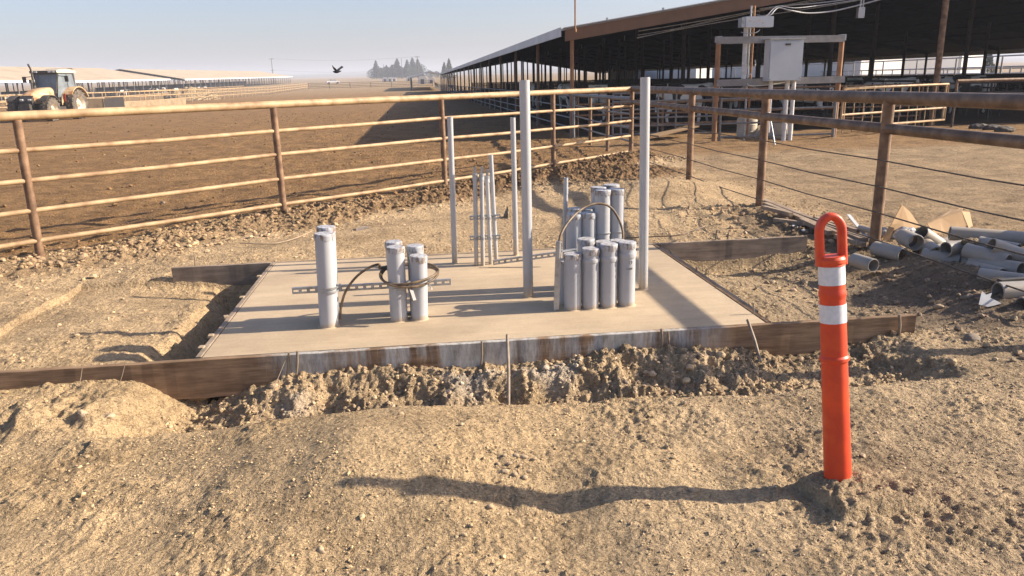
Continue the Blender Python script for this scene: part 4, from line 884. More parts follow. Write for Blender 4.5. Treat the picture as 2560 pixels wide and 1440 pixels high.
# ------------------------------------------------------------------ electrical rack
def rack():
    Y = 18.5; o = thing('equipment_rack', (7.4, Y, 0), 'rack of two rusty posts and two steel channels in front of the barn', 'rack')
    for px0, pt, pb in ((1797, 92, 352), (2106, 87, 347)):
        t = PY(px0, pt, Y); g = hz(t.x, Y); b = MB(); b.tube([(t.x, Y, g-.2), (t.x, Y, t.z-.1)], .062, 14); b.build('post', 'rust_post', o)
        b = MB(); b.box((t.x, Y, t.z-.06), (.14, .14, .14)); b.build('post_cap', 'galv', o)
    for py, py2 in ((101, 96), (208, 198)):
        a, c = PY(1792, py, Y-.09), PY(2112, py2, Y-.09); b = MB(); b.beam(a, c, .02, .16); b.beam(a+Vector((0, .03, .075)), c+Vector((0, .03, .075)), .07, .012); b.beam(a+Vector((0, .03, -.075)), c+Vector((0, .03, -.075)), .07, .012); b.build('crossbar', 'rack_steel', o)
    e = thing('electrical_cabinet', PY(1958, 200, Y-.25), 'large grey electrical cabinet hung on the rack', 'cabinet')
    a, c = PY(1926, 99, Y-.42), PY(2003, 201, Y-.42); cx, cz = (a.x+c.x)/2, (a.z+c.z)/2; wx, wz = c.x-a.x, a.z-c.z
    b = MB(); b.box((cx, Y-.27, cz), (wx, .28, wz)); b.build('body', 'cabinet', e)
    b = MB(); b.box((cx, Y-.425, cz-.02), (wx-.04, .025, wz-.06)); b.build('door', 'cabinet', e)
    b = MB(); b.box((cx, Y-.28, cz+wz/2+.012), (wx+.05, .36, .022)); b.build('rain_hood', 'galv', e)
    b = MB(); b.box((cx+.02, Y-.445, cz+wz*.38), (.13, .02, .045)); b.tube([(cx-.03, Y-.46, cz+wz*.38), (cx+.07, Y-.46, cz+wz*.38)], .01, 8); b.build('latch', 'tr_dark', e)
    b = MB()
    for sx, sz in ((-.46, -.46), (.44, -.43), (.46, -.46), (0, .485)): b.tube([(cx+sx*wx, Y-.44, cz+sz*wz), (cx+sx*wx, Y-.45, cz+sz*wz)], .012, 8)
    b.build('bolt', 'galv_dark', e)
    for k, (px, pyt, pyb, r) in enumerate([(1969, 200, 362, .055), (1985, 200, 360, .052), (1928, 200, 222, .05)]):
        t = PY(px, pyt, Y-.25); bt = t.copy(); bt.z = hz(t.x, Y-.25)-.1 if k < 2 else PY(px, pyb+110, Y-.25).z-.0
        c_ = tag(MB().tube([bt, t], r, 16).build('vertical_conduit', 'white', None, bt), ['left one of the two pale conduits dropping from the big cabinet into the dirt', 'right one of the two pale conduits dropping from the big cabinet into the dirt', 'shaded grey conduit under the left corner of the big cabinet'][k], 'conduit pipe')
        if k == 0: m_ = MB(); m_.tube([(bt.x, bt.y, .28), (bt.x, bt.y, .42)], .07, 16); q = m_.build('coupling', 'white', c_)
    # upper switch box and its mast
    s_ = thing('switch_box', PY(1898, 66, Y-.1), 'small wide grey box on top of the mast left of the cabinet', 'switch box')
    a, c = PY(1866, 41, Y-.25), PY(1934, 67, Y-.25); b = MB(); b.box(((a.x+c.x)/2, Y-.12, (a.z+c.z)/2), (c.x-a.x, .24, a.z-c.z)); b.build('body', 'cabinet', s_)
    b = MB(); b.box((a.x-.05, Y-.12, (a.z+c.z)/2-.01), (.09, .22, a.z-c.z-.03)); b.build('side_cover', 'galv', s_)
    for (dx, dz, w_) in ((.10, .02, .05), (.2, 0, .035), (.33, .03, .06), (.42, -.03, .03)):
        b = MB(); b.box((a.x+dx, Y-.243, (a.z+c.z)/2+dz), (w_, .004, .02)); b.build('faded_mark', 'tr_orange', s_)
    for k, (px, r, m, pt, pb, lb) in enumerate([(1867, .058, 'white', 66, 208, 'thick pale conduit from the upper switch box down to the lower channel'), (1880, .022, 'galv', 14, 330, 'thin bright mast pipe behind the switch box'), (1888, .028, 'rust_post', 14, 330, 'rusty mast pipe beside the thin bright one')]):
        t = PY(px, pt, Y-.02+k*.03); z0 = hz(t.x, Y) if pb == 330 else PY(px, pb, Y).z
        tag(MB().tube([(t.x, t.y+.03, z0-(.1 if pb == 330 else 0)), (t.x, t.y+.03, t.z)], r, 14).build('mast_pipe', m, None, (t.x, t.y, z0)), lb, 'pipe')
    wire([PY(1868, 190, Y-.1), PY(1880, 182, Y-.15), PY(1888, 165, Y-.1), PY(1888, 150, Y-.05)], .012, 'white flexible conduit curling at the mast above the lower channel', 'white', 'cable', 'flexible_conduit')
    wire([PY(1868, 209, Y-.12), PY(1874, 214, Y-.14), PY(1900, 214, Y-.12), PY(1940, 210, Y-.1), PY(1962, 206, Y-.1)], .012, 'white flexible conduit running under the lower channel', 'white', 'cable', 'flexible_conduit')
    wire([PY(1852, 80, Y-.1), PY(1865, 83, Y-.15), PY(1888, 82, Y-.15), PY(1900, 74, Y-.1)], .010, 'grey cable looped below the switch box', 'galv', 'cable', 'cable')
    wire([PY(1918, 262, Y-.6), PY(1928, 310, Y-.9), PY(1938, 368, Y-1.3)], .018, 'pale rod leaning behind the middle post of the right fence', 'galv', 'rod', 'rod')
rack()

# ------------------------------------------------------------------ freestall barn on the right
BX0, BX1, BY0, BY1 = 4.3, 31.6, 21.5, 140.0; RX = 18.0
def zroof(x): return 2.87+.152*(x-4.0) if x <= RX else 2.87+.152*(RX-4.0)-(x-RX)*.165
def main_barn():
    o = thing('open_barn', (BX0, BY0, 0), 'long open-sided barn with a low metal roof and brown steel gable beam', 'barn')
    # roof: two corrugated sheets with thickness
    for (x0, x1, nm) in ((3.95, RX-.05, 'roof'), (RX+.05, 32.4, 'roof')):
        b = MB(); n = 12; 
        pts = [(x0+(x1-x0)*i/n) for i in range(n+1)]
        for i in range(n):
            xa, xb = pts[i], pts[i+1]; za, zb = zroof(xa), zroof(xb)
            b.add([(xa, BY0-.25, za), (xb, BY0-.25, zb), (xb, BY1, zb), (xa, BY1, za), (xa, BY0-.25, za+.05), (xb, BY0-.25, zb+.05), (xb, BY1, zb+.05), (xa, BY1, za+.05)],
                  [(4, 5, 6, 7), (0, 1, 5, 4), (2, 3, 7, 6)]+([(0, 4, 7, 3)] if i == 0 else [])+([(1, 2, 6, 5)] if i == n-1 else []))
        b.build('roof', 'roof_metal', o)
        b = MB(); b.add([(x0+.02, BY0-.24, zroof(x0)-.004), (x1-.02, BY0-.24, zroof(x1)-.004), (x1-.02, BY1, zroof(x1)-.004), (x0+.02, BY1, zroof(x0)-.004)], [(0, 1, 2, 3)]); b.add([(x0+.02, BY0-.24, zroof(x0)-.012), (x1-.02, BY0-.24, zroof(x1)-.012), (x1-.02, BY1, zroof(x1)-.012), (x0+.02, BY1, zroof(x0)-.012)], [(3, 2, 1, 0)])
        b.build('roof_shade_sheet', 'roof_shade', o)  # dark sheet below the metal, carrying the painted shade
    # gable beam
    for xa, xb in ((4.05, RX), (RX, 32.3)):
        za, zb = zroof(xa)+.01, zroof(xb)+.01; b = MB(); b.prism([(xa, BY0-.32, za), (xb, BY0-.32, zb), (xb, BY0-.32, zb-.34), (xa, BY0-.32, za-.30)], (0, .05, 0)); b.build('gable_beam', 'beam', o)
        b = MB(); b.prism([(xa-.05, BY0-.40, za+.055), (xb, BY0-.40, zb+.055), (xb, BY0-.40, zb+.035), (xa-.05, BY0-.40, za+.035)], (0, .3, 0)); b.build('edge_trim', 'roof_metal', o)
    for i in range(9):
        x = 5.2+i*1.55; b = MB(); b.box((x, BY0-.30, zroof(x)+.09), (.05, .05, .07)); b.build('trim_clip', 'galv', o)
    # eave gutters
    for x, xs_ in ((3.93, -1), (32.42, 1)):
        b = MB(); b.box((x, (BY0-.3+BY1)/2, 2.83 if xs_ < 0 else 2.5), (.035, BY1-BY0+.3, .24)); b.build('eave_fascia', 'roof_metal', o)
    # columns: the hundred that show largest as single parts
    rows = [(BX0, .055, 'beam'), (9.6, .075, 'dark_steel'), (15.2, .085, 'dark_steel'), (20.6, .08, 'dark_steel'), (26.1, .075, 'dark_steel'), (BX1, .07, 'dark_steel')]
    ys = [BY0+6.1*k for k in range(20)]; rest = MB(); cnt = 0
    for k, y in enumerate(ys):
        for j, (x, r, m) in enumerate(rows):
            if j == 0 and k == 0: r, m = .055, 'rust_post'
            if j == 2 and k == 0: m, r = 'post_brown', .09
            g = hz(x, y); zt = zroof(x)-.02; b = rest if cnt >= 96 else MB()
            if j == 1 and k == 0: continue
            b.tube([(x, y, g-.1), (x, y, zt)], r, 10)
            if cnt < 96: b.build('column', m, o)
            cnt += 1
    tag(rest.build('far_columns', 'dark_steel', o), None, None, None, 'stuff')
    # beams under the roof and purlins
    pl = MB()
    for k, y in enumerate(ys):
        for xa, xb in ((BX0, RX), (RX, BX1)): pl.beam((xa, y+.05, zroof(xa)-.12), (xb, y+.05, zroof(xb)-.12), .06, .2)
    pl.build('rafters', 'roof_shade', o)
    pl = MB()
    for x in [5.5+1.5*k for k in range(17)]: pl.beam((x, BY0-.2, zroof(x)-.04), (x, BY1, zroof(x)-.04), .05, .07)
    pl.build('purlins', 'roof_shade', o)
    # pale water line and conduits slung along the first rafter
    for k, (za, zb_, sag, r) in enumerate([(.36, .42, .02, .016), (.42, .50, .05, .012), (.47, .45, .08, .010), (.52, .62, .03, .014)]):
        pts = []
        for i in range(25):
            t = i/24; x = 6.2+t*11.5; pts.append((x, BY0+.12+.05*k, zroof(x)-(za+(zb_-za)*t)-sag*math.sin(t*math.pi*3+k)))
        b = MB(); b.tube(pts, r, 6); b.build('slung_pipe', 'galv', o)
    # drop lights / brackets seen as thin pale strokes
    for k in range(7):
        x, y = 8.2+k*1.1, BY0+6.1*(6-k)+3; b = MB(); z = zroof(x); b.tube([(x, y, z-.05), (x, y, z-.45)], .02, 6); b.build('drop_rod', 'galv_dark', o)
main_barn()
wire([PY(1890, 36, 21.2), PY(1905, 41, 21.0), PY(1925, 38, 20.9), PY(1945, 20, 21.0), PY(1975, 26, 21.0), PY(2020, 33, 21.1), PY(2080, 28, 21.2), PY(2150, 12, 21.3), PY(2230, -10, 21.4)], .022, 'thick pale cable sagging from the mast under the barn roof', 'galv', 'cable', 'cable')
wire([PY(1900, 60, 20.8), PY(1920, 36, 20.9), PY(1945, 16, 21.0), PY(1990, 20, 21.0), PY(2060, 12, 21.2), PY(2140, 0, 21.3)], .014, 'thin pale cable rising from the switch box to the barn roof', 'galv', 'cable', 'cable')
wire([PY(1900, 22, 21.3), PY(1960, 14, 21.3), PY(2040, 8, 21.3), PY(2120, -2, 21.3), PY(2160, -12, 21.3)], .018, 'pale cable strung highest under the barn roof', 'galv', 'cable', 'cable')
t_ = PY(2150, 45, 21.3); o = thing('junction_box', t_, 'small grey box hanging under the barn roof near the top of the photo', 'junction box')
MB().box(t_+Vector((0, 0, .14)), (.19, .12, .28)).build('body', 'galv', o); MB().tube([t_+Vector((-.02, 0, .27)), t_+Vector((-.02, 0, .75))], .025, 8).tube([t_+Vector((.06, 0, .27)), t_+Vector((.06, 0, .75))], .02, 8).build('drop_pipe', 'galv', o)
b = MB(); t_ = PX(1438, 78, 4.25); b.tube([t_, t_+Vector((0, 0, 2.2))], .022, 8); b.tube([t_-Vector((0, 0, .02)), t_+Vector((0, 0, .06))], .04, 8); tag(b.build('roof_mast', 'rust_post', None, t_), 'thin rusty mast rising from the near corner of the barn roof', 'mast')

# pen rails: along the near side and inside
def pen(name, pts, zs, rr_, m, label, postgap=3.0, pr=.035, group=None, vert=None, pm=None, zt=None, first=None):
    pts = [Vector((p[0], p[1], 0)) for p in pts]; o = thing(name, pts[0], label, 'fence', group)
    for z in zs:
        b = MB(); b.tube([(p.x, p.y, hz(p.x, p.y)*0+gz_(p.x, p.y)+z) for p in pts], rr_, 8); b.build('rail', m, o)
    cnt = 0; rest = MB()
    for i in range(len(pts)-1):
        a, c = pts[i], pts[i+1]; n = max(1, round((c-a).length/postgap))
        for k in range(n+(i == len(pts)-2)):
            p = a+(c-a)*k/n; g = gz_(p.x, p.y); b = MB() if cnt < 96 else rest
            b.tube([(p.x, p.y, g-.1), (p.x, p.y, g+(zt or max(zs)+.03))], pr, 8)
            if cnt < 96: b.build('post', pm or m, o)
            cnt += 1
    if cnt > 96: tag(rest.build('far_posts', pm or m, o), None, None, None, 'stuff')
    if vert:
        b = MB()
        for i in range(len(pts)-1):
            a, c = pts[i], pts[i+1]; n = int((c-a).length/vert[0])
            for k in range(n): p = a+(c-a)*k/n; g = gz_(p.x, p.y); b.box((p.x, p.y, g+(vert[1]+vert[2])/2), (.03, .03, vert[2]-vert[1]))
        tag(b.build('upright_bars', m, o), None, None, None, 'stuff')
    return o
def gz_(x, y): return .0105*max(0, y-150)
pen('pen_fence', [(4.28, 21.6), (4.25, 80), (4.2, 180)], (1.15, .85, .55, .28), .022, 'galv_dark', 'grey pipe fence running into the distance under the near eave of the big barn', 3.05)
for k, x in enumerate((9.6, 12.4, 15.2, 20.6, 23.4, 26.1, 31.2)):
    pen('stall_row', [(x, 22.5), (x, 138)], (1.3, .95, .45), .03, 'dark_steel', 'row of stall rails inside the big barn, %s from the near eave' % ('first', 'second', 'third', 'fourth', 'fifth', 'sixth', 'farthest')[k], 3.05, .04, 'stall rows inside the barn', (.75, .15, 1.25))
b = MB(); b.box((31.9, 80, .55), (.15, 115, 1.1)); tag(b.build('feed_bunk_wall', 'dark_steel', None, (31.9, 22, 0)), 'low dark wall along the far side of the big barn', 'low wall')
b = MB(); b.box((12.4, 80, .18), (2.2, 112, .3)); tag(b.build('stall_platform', 'barn_c' if 'barn_c' in MT else 'dark_steel', None, (12.4, 24, 0)), 'raised dark bed of stalls inside the big barn', 'stall bed')
# gate and short fences in front of the barn
def tube_gate(a, c, z0, z1, nr, r, m, label, verts=(), round_end=False, name='tube_gate'):
    a, c = Vector(a), Vector(c); o = thing(name, (a.x, a.y, 0), label, 'gate'); d = c-a
    fr = MB(); k = .18
    A0, A1, C0, C1 = a+Vector((0, 0, z0)), a+Vector((0, 0, z1)), c+Vector((0, 0, z0)), c+Vector((0, 0, z1)); u = d.normalized()
    if round_end: fr.tube([A0, A1, A1+d*.5, C1-u*k, C1-u*k*.3-Vector((0, 0, k*.3)), C1-Vector((0, 0, k)), C0, A0], r, 10)
    else: fr.tube([A0, A1, C1, C0, A0], r, 10)
    fr.build('gate_frame', m, o)
    for i in range(1, nr-1): z = z0+(z1-z0)*i/(nr-1); MB().tube([a+Vector((0, 0, z)), c+Vector((0, 0, z))], r*.85, 8).build('rail', m, o)
    for t in verts: q = a+d*t; MB().tube([q+Vector((0, 0, z0)), q+Vector((0, 0, z1))], r*.85, 8).build('upright', m, o)
    return o
ga, gc = PY(1532, 330, 20.6), PY(1780, 330, 20.3)
tube_gate((ga.x, 20.6, 0), (gc.x, 20.3, 0), .12, 1.2, 6, .028, 'galv_dark', 'grey tube gate with a rounded top corner, left of the equipment rack', (.08, .45, .63, .8), True)
pen('pen_fence', [(7.45, 18.55), (10.4, 18.45)], (1.05, .78, .45, .12), .024, 'galv_dark', 'short grey rails between the two posts of the rack', 9)
pen('pen_fence', [(4.5, 21.7), (9.5, 21.8), (15, 21.8)], (1.22, .9, .6, .3), .03, 'post_brown', 'brown pipe fence across the near end of the barn', 2.5)
tube_gate((10.6, 18.5, 0), (14.9, 20.55, 0), .25, 1.22, 4, .035, 'fence_tan', 'sunlit tan pipe gate from the right post of the rack to the tall barn column', (.02, .98))
def thin_panel():
    a, c = Vector((10.9, 19.4, 0)), Vector((15.0, 21.2, 0)); o = thing('stock_panel', a, 'thin-barred stock panel behind the sunlit tan gate', 'panel')
    for i in range(12):
        p = a+(c-a)*(i/11); MB().tube([p+Vector((0, 0, .05)), p+Vector((0, 0, 1.25))], .016, 6).build('bar', 'fence_tan', o)
thin_panel()
pen('pen_fence', [(15.2, 20.6), (19, 21), (24, 21.6)], (1.3,), .045, 'post_brown', 'single-rail brown fence right of the tall barn column', 3.7)
pen('pen_fence', [(15.3, 22.5), (26, 23.5)], (1.2, .9, .6), .03, 'dark_steel', 'dark headlock fence at the right edge inside the barn', 3, vert=(.45, .2, 1.2))
pen('cable_fence', [(15.2, 20.6), (17.3, 19.4), (20, 17.6)], (.95, .62), .012, 'galv_dark', 'low cable fence right of the tall barn column with a bare post', 2.2, .035, zt=1.05)
# barrels
def barrel(px, py, Y, r, h, label, m='barrel', cut=None):
    p = PY(px, py, Y); g = hz(p.x, Y); o = thing('plastic_barrel', (p.x, Y, g), label, 'barrel')
    pr = [(0, r*.93), (.03, r), (h*.3, r), (h*.32, r*1.03), (h*.35, r), (h*.65, r), (h*.67, r*1.03), (h*.7, r), (h-.03, r), (h, r*.94), (h+.001, .01)]
    MB().lathe((p.x, Y, g), (p.x, Y, g+1), pr, 24).build('drum', m, o); MB().lathe((p.x, Y, g), (p.x, Y, g+1), [(h, r*.9), (h+.02, r*.9), (h+.02, r*.78), (h+.004, r*.78)], 24).build('rim', m, o)
barrel(1866, 342, 19.6, .26, .52, 'dusty cream barrel behind the mast under the switch box')
barrel(1950, 346, 19.0, .30, .50, 'dusty cream barrel behind the middle post of the right fence')
p = PY(1898, 335, 19.5); b = MB(); b.prism([(p.x-.2, 19.3, .0), (p.x+.3, 19.3, .0), (p.x+.3, 19.3, .42), (p.x, 19.3, .30), (p.x-.2, 19.3, .1)], (0, .3, 0)); tag(b.build('salt_block', 'barrel', None, (p.x, 19.4, 0)), 'pale angular block beside the left cream barrel', 'block')
p = PY(1690, 325, 20.0); b = MB(); b.beam((p.x-.6, 20.0, .1), (p.x+.6, 20.3, .30), .5, .03); tag(b.build('plywood_sheet', 'cardboard', None, p), 'tan board lying tilted behind the tube gate', 'board')
for k, (px, py) in enumerate([(2445, 322), (2480, 325), (2510, 330)]):
    p = G(px, py, 0); crumple(p+Vector((0, 0, .05)), 40+k, .16, (1.6, .8, .6), 'dark rag-like lump right of the tall barn column, %s of three' % ('leftmost', 'middle', 'rightmost')[k], 'rubber', 'rag_lump', 'rubbish', 0)

# ------------------------------------------------------------------ cows
def skin_body(nodes, edges):
    me = bpy.data.meshes.new('cow_body_base'); me.from_pydata([n[0] for n in nodes], edges, [])
    ob = bpy.data.objects.new('tmp', me); col.objects.link(ob); sk = ob.modifiers.new('s', 'SKIN'); me.update()
    if not me.skin_vertices: pass
    for i, n in enumerate(nodes):
        v = me.skin_vertices[0].data[i]; v.radius = (n[1], n[2]); v.use_root = (i == 0)
    su = ob.modifiers.new('u', 'SUBSURF'); su.levels = 1; su.render_levels = 1
    dg = C.evaluated_depsgraph_get(); m2 = bpy.data.meshes.new_from_object(ob.evaluated_get(dg)); bpy.data.objects.remove(ob); bpy.data.meshes.remove(me)
    for p in m2.polygons: p.use_smooth = True
    return m2
def make_cow_mesh():
    nd = [((.0, 0, 1.02), .33, .36), ((-.45, 0, 1.03), .30, .33), ((-.78, 0, 1.10), .20, .22), ((.42, 0, 1.03), .29, .34), ((.70, 0, 1.12), .20, .27), ((.98, 0, 1.24), .12, .17), ((1.18, 0, 1.30), .11, .12), ((1.42, 0, 1.14), .07, .08), ((1.52, 0, 1.08), .06, .06),
          ((-.92, 0, 1.18), .03, .03), ((-.98, 0, .75), .02, .02), ((-.97, 0, .5), .035, .035)]
    ed = [(0, 1), (1, 2), (0, 3), (3, 4), (4, 5), (5, 6), (6, 7), (7, 8), (2, 9), (9, 10), (10, 11)]
    for sx, root in ((.55, 3), (-.60, 1)):
        for sy in (-1, 1):
            i = len(nd)
            if sx > 0: leg = [((sx, sy*.17, .80), .12, .12), ((sx+.02, sy*.17, .45), .06, .06), ((sx, sy*.17, .12), .042, .042), ((sx+.03, sy*.17, .02), .055, .055)]
            else: leg = [((sx, sy*.19, .85), .16, .14), ((sx+.05, sy*.19, .62), .09, .08), ((sx-.10, sy*.19, .42), .055, .05), ((sx-.05, sy*.19, .12), .042, .042), ((sx-.02, sy*.19, .02), .055, .055)]
            nd += leg; ed.append((root, i)); ed += [(i+k, i+k+1) for k in range(len(leg)-1)]
    i = len(nd); nd += [((-.25, 0, .72), .15, .12)]; ed.append((1, i))
    me = skin_body(nd, ed); me.name = 'cow_body'; me.materials.append(MT['cow'])
    return me
cow_me = make_cow_mesh()
def cow0():
    o = thing('cow', (0, 0, 0), '', 'cow', 'dairy cows')
    b_ = bpy.data.objects.new('body', cow_me); col.objects.link(b_); b_.parent = o; WL[b_.name] = Vector((0, 0, 0))
    for sy in (-1, 1): MB().add([(1.12, sy*.10, 1.36), (1.06, sy*.28, 1.38), (1.08, sy*.27, 1.30), (1.14, sy*.11, 1.30), (1.10, sy*.2, 1.33)], [(0, 1, 4), (1, 2, 4), (2, 3, 4), (3, 0, 4), (0, 3, 2, 1)]).build('ear', 'tr_dark', o)
    return o
cow_src = cow0(); used_cow = [False]
def cow(x, y, rz, label, s=1.0, lying=False):
    c = cow_src if not used_cow[0] else copy_tree(cow_src); used_cow[0] = True
    c.location = (x, y, gz_(x, y)+(-.52 if lying else 0)); c.rotation_euler = (0, 0, rz); c.scale = (s, s, s); c['label'] = label
for a in [
 (-57.5, 163, .2, 'white-patched cow just right of the tractor, behind the field fence'), (-55.5, 176, 2.9, 'small pale cow farther right by the posts of the left barn'),
 (-50, 172, 1.4, 'pale cow standing left of the straw heap'), (-48.5, 185, .3, 'cow behind the straw heap'), (-60.5, 150, .5, 'cow in the shade of the left barn behind the tractor'),
 (-62, 128, 1.2, 'cow left of the tractor by the barn posts'), (-60.5, 121, -.4, 'black and white cow at the left edge of the photo'), (-47, 92, 2.0, 'cow lying near the left edge behind the front wheel of the tractor'),
 (-58, 190, 2.2, 'cow at the corner of the left barn'),
 (6.3, 27, 1.4, 'cow inside the barn behind the corner column'), (8.4, 24.2, .3, 'cow with pale legs inside the barn behind the tube gate'), (12.6, 24.5, 2.6, 'cow inside the barn right of the cabinet'),
 (11.0, 27.5, .2, 'cow inside the barn left of the cabinet'), (16.8, 26.5, .1, 'cow inside the barn right of the tall column'), (20.5, 27.0, 2.9, 'cow inside the barn near the right edge'), (18.2, 31, 1.2, 'cow deep in the barn at the right'),
 (7.0, 36, 1.7, 'cow far down the near aisle of the barn'), (7.4, 48, 1.3, 'cow still farther down the near aisle of the barn'), (23.5, 33, .5, 'cow resting at the far side of the barn')]:
    cow(*a)

# ------------------------------------------------------------------ tractor
def tractor():
    o = thing('tractor', (0, 0, 0), 'dusty orange-tan farm tractor with a dark glazed cab standing on the corral', 'tractor')
    def wheel(x, y, r, wd, rimr, sy):
        wh = MB(); n = 36; prof = [(-wd/2, rimr), (-wd/2, r*.86), (-wd*.38, r*.95), (wd*.38, r*.95), (wd/2, r*.86), (wd/2, rimr)]
        wh.lathe((x, y, r), (x, y+1, r), prof, n)
        ty = wh
        for k in range(18):
            for sd_ in (-1, 1):
                a = 2*math.pi*(k+(.5 if sd_ > 0 else 0))/18; c = Vector((x+math.cos(a)*r*.955, y+sd_*wd*.24, r+math.sin(a)*r*.955))
                rot = Matrix.Rotation(-a+math.pi/2, 3, 'Y') @ Matrix.Rotation(sd_*.6, 3, 'Z')
                ty.box(c, (.075, wd*.58, .09*r), rot)
        t = ty.build('tyre', 'rubber_dusty', o)
        rm = MB(); s = sy
        rm.lathe((x, y-s*wd*.5, r), (x, y+s, r), [(wd*1.02, rimr*1.02), (wd*.95, rimr*.98), (wd*.80, rimr*.86), (wd*.62, rimr*.82), (wd*.55, rimr*.45), (wd*.62, rimr*.34), (wd*.78, rimr*.26), (wd*.80, .001)], 28)
        rm.lathe((x, y+s*wd*.5, r), (x, y-s, r), [(wd*1.0, rimr*1.02), (wd*.9, rimr*.9), (wd*.6, rimr*.6), (wd*.6, .001)], 28)
        rm.build('rim', 'rim', o)
        hb = MB(); hb.lathe((x, y, r), (x, y+s, r), [(wd*.2, rimr*.22), (wd*.40, rimr*.2), (wd*.42, .001)], 16)
        for k in range(8): a = 2*math.pi*k/8; hb.tube([(x+math.cos(a)*rimr*.3, y+s*wd*.12, r+math.sin(a)*rimr*.3), (x+math.cos(a)*rimr*.3, y+s*wd*.3, r+math.sin(a)*rimr*.3)], .02, 6)
        hb.build('hub', 'tr_cream', o)
    for sy in (-1, 1):
        wheel(0, sy*.93, .86, .50, .46, sy); wheel(2.62, sy*.92, .66, .42, .33, sy)
    # chassis, axles
    c = MB(); c.box((1.3, 0, .80), (2.6, .46, .42)); c.box((2.62, 0, .62), (.30, 1.4, .22)); c.tube([(0, -.9, .86), (0, .9, .86)], .16, 12); c.box((3.2, 0, .78), (.5, .5, .45)); c.box((1.1, .60, .62), (.7, .35, .35)); c.build('chassis', 'tr_dark', o)
    # hood: lofted, nose drops
    secs = [(1.15, .40, 1.02, 1.86), (1.7, .41, 1.02, 1.83), (2.3, .41, 1.02, 1.74), (2.8, .40, 1.0, 1.60), (3.1, .38, 1.0, 1.44)]
    h = MB(); vs = []; n = 12
    for x, hw, z0, z1 in secs:
        sh = .22
        ring = [(x, -hw, z0), (x, -hw, z1-sh)]+[(x, -hw+sh*.9*(1-math.cos(a)), z1-sh+sh*math.sin(a)) for a in (.5, 1.0, 1.45)]+[(x, hw-sh*.9*(1-math.cos(a)), z1-sh+sh*math.sin(a)) for a in (1.45, 1.0, .5)]+[(x, hw, z1-sh), (x, hw, z0)]
        vs += ring
    k = 10; fs = [(i*k+j, i*k+j+1, (i+1)*k+j+1, (i+1)*k+j) for i in range(len(secs)-1) for j in range(k-1)]+[tuple(range(k)), tuple((len(secs)-1)*k+j for j in reversed(range(k)))]
    h.add(vs, fs, True); h.build('hood', 'tr_orange', o)
    g = MB(); g.prism([(3.08, -.36, .72), (3.26, -.34, .80), (3.30, -.34, 1.12), (3.14, -.34, 1.42), (3.06, -.36, 1.42)], (0, .70, 0)); g.build('grille', 'tr_dark', o)
    for sy in (-1, 1):
        MB().box((3.245, sy*.22, 1.20), (.10, .17, .09), Matrix.Rotation(.3, 3, 'Y')).build('headlight', 'lens', o)
        MB().box((2.3, sy*.415, 1.20), (1.3, .02, .34)).build('side_vent', 'tr_dark', o) if sy < 0 else MB().box((2.2, sy*.412, 1.50), (1.0, .012, .07)).build('side_stripe', 'tr_cream', o)
    MB().box((3.42, 0, .80), (.22, .62, .34)).box((3.34, 0, .62), (.3, .9, .1)).build('front_weight', 'tr_dark', o)
    # cab
    z0, z1 = 1.12, 2.62; f = MB()
    P = {'fl': (1.12, .66), 'ml': (.30, .74), 'rl': (-.50, .66)}
    for sy in (-1, 1):
        f.beam((1.14, sy*.50, 1.5), (.98, sy*.68, z1), .07, .07); f.beam((1.14, sy*.50, z0), (1.14, sy*.50, 1.55), .07, .07); f.beam((.32, sy*.76, z0-.1), (.30, sy*.74, z1), .06, .06); f.beam((-.62, sy*.66, 1.75), (-.46, sy*.66, z1), .06, .06)
        f.beam((.98, sy*.68, z1), (-.46, sy*.68, z1), .06, .06); f.beam((1.14, sy*.52, z0), (.3, sy*.76, z0-.1), .06, .08)
    f.beam((.98, -.68, z1), (.98, .68, z1), .06, .08); f.beam((-.46, -.68, z1), (-.46, .68, z1), .06, .06); f.box((.25, 0, 1.15), (1.6, 1.1, .35)); f.box((.9, 0, 1.42), (.5, .9, .3)); f.build('cab_frame', 'tr_dark', o)
    gl = MB(); gl.prism([(1.155, -.47, 1.5), (1.155, .47, 1.5), (.99, .64, z1-.03), (.99, -.64, z1-.03)], (.012, 0, 0)); gl.build('windscreen', 'glass', o)
    for sy in (-1, 1):
        gl = MB(); gl.prism([(1.10, sy*.53, 1.3), (.35, sy*.755, 1.3), (.33, sy*.745, z1-.04), (.96, sy*.68, z1-.04)], (0, sy*.012, 0)); gl.build('door_glass', 'glass', o)
        gl = MB(); gl.prism([(.26, sy*.755, 1.75), (-.58, sy*.67, 1.80), (-.44, sy*.67, z1-.04), (.26, sy*.745, z1-.04)], (0, sy*.012, 0)); gl.build('side_glass', 'glass', o)
        # mirrors
        MB().tube([(1.0, sy*.68, 2.48), (1.10, sy*1.15, 2.42)], .018, 8).build('mirror_arm', 'tr_dark', o); MB().box((1.10, sy*1.20, 2.30), (.05, .20, .32)).build('mirror', 'tr_dark', o)
        # fender
        fd = MB(); pts = []; r_ = 1.02
        out = [( math.cos(a)*r_, .86+math.sin(a)*r_) for a in [R(q) for q in range(35, 156, 12)]]
        inn = [( math.cos(a)*(r_-.05), .86+math.sin(a)*(r_-.05)) for a in [R(q) for q in range(155, 34, -12)]]
        fd.prism([(x, sy*.66, z) for x, z in out+inn], (0, sy*.56, 0))
        side = [(math.cos(R(q))*(r_-.01), .86+math.sin(R(q))*(r_-.01)) for q in range(0, 156, 12)]+[(-.5, 1.2), (.5, .95)]
        fd.prism([(x, sy*.64, z) for x, z in side], (0, sy*.02, 0)); fd.build('fender', 'tr_orange', o)
        MB().prism([(1.0, sy*.80, 1.05), (1.02, sy*.80, 1.05), (.95, sy*.80, 1.5), (.92, sy*.80, 1.5)], (0, sy*.10, 0)).build('fender_stripe', 'tr_red', o)
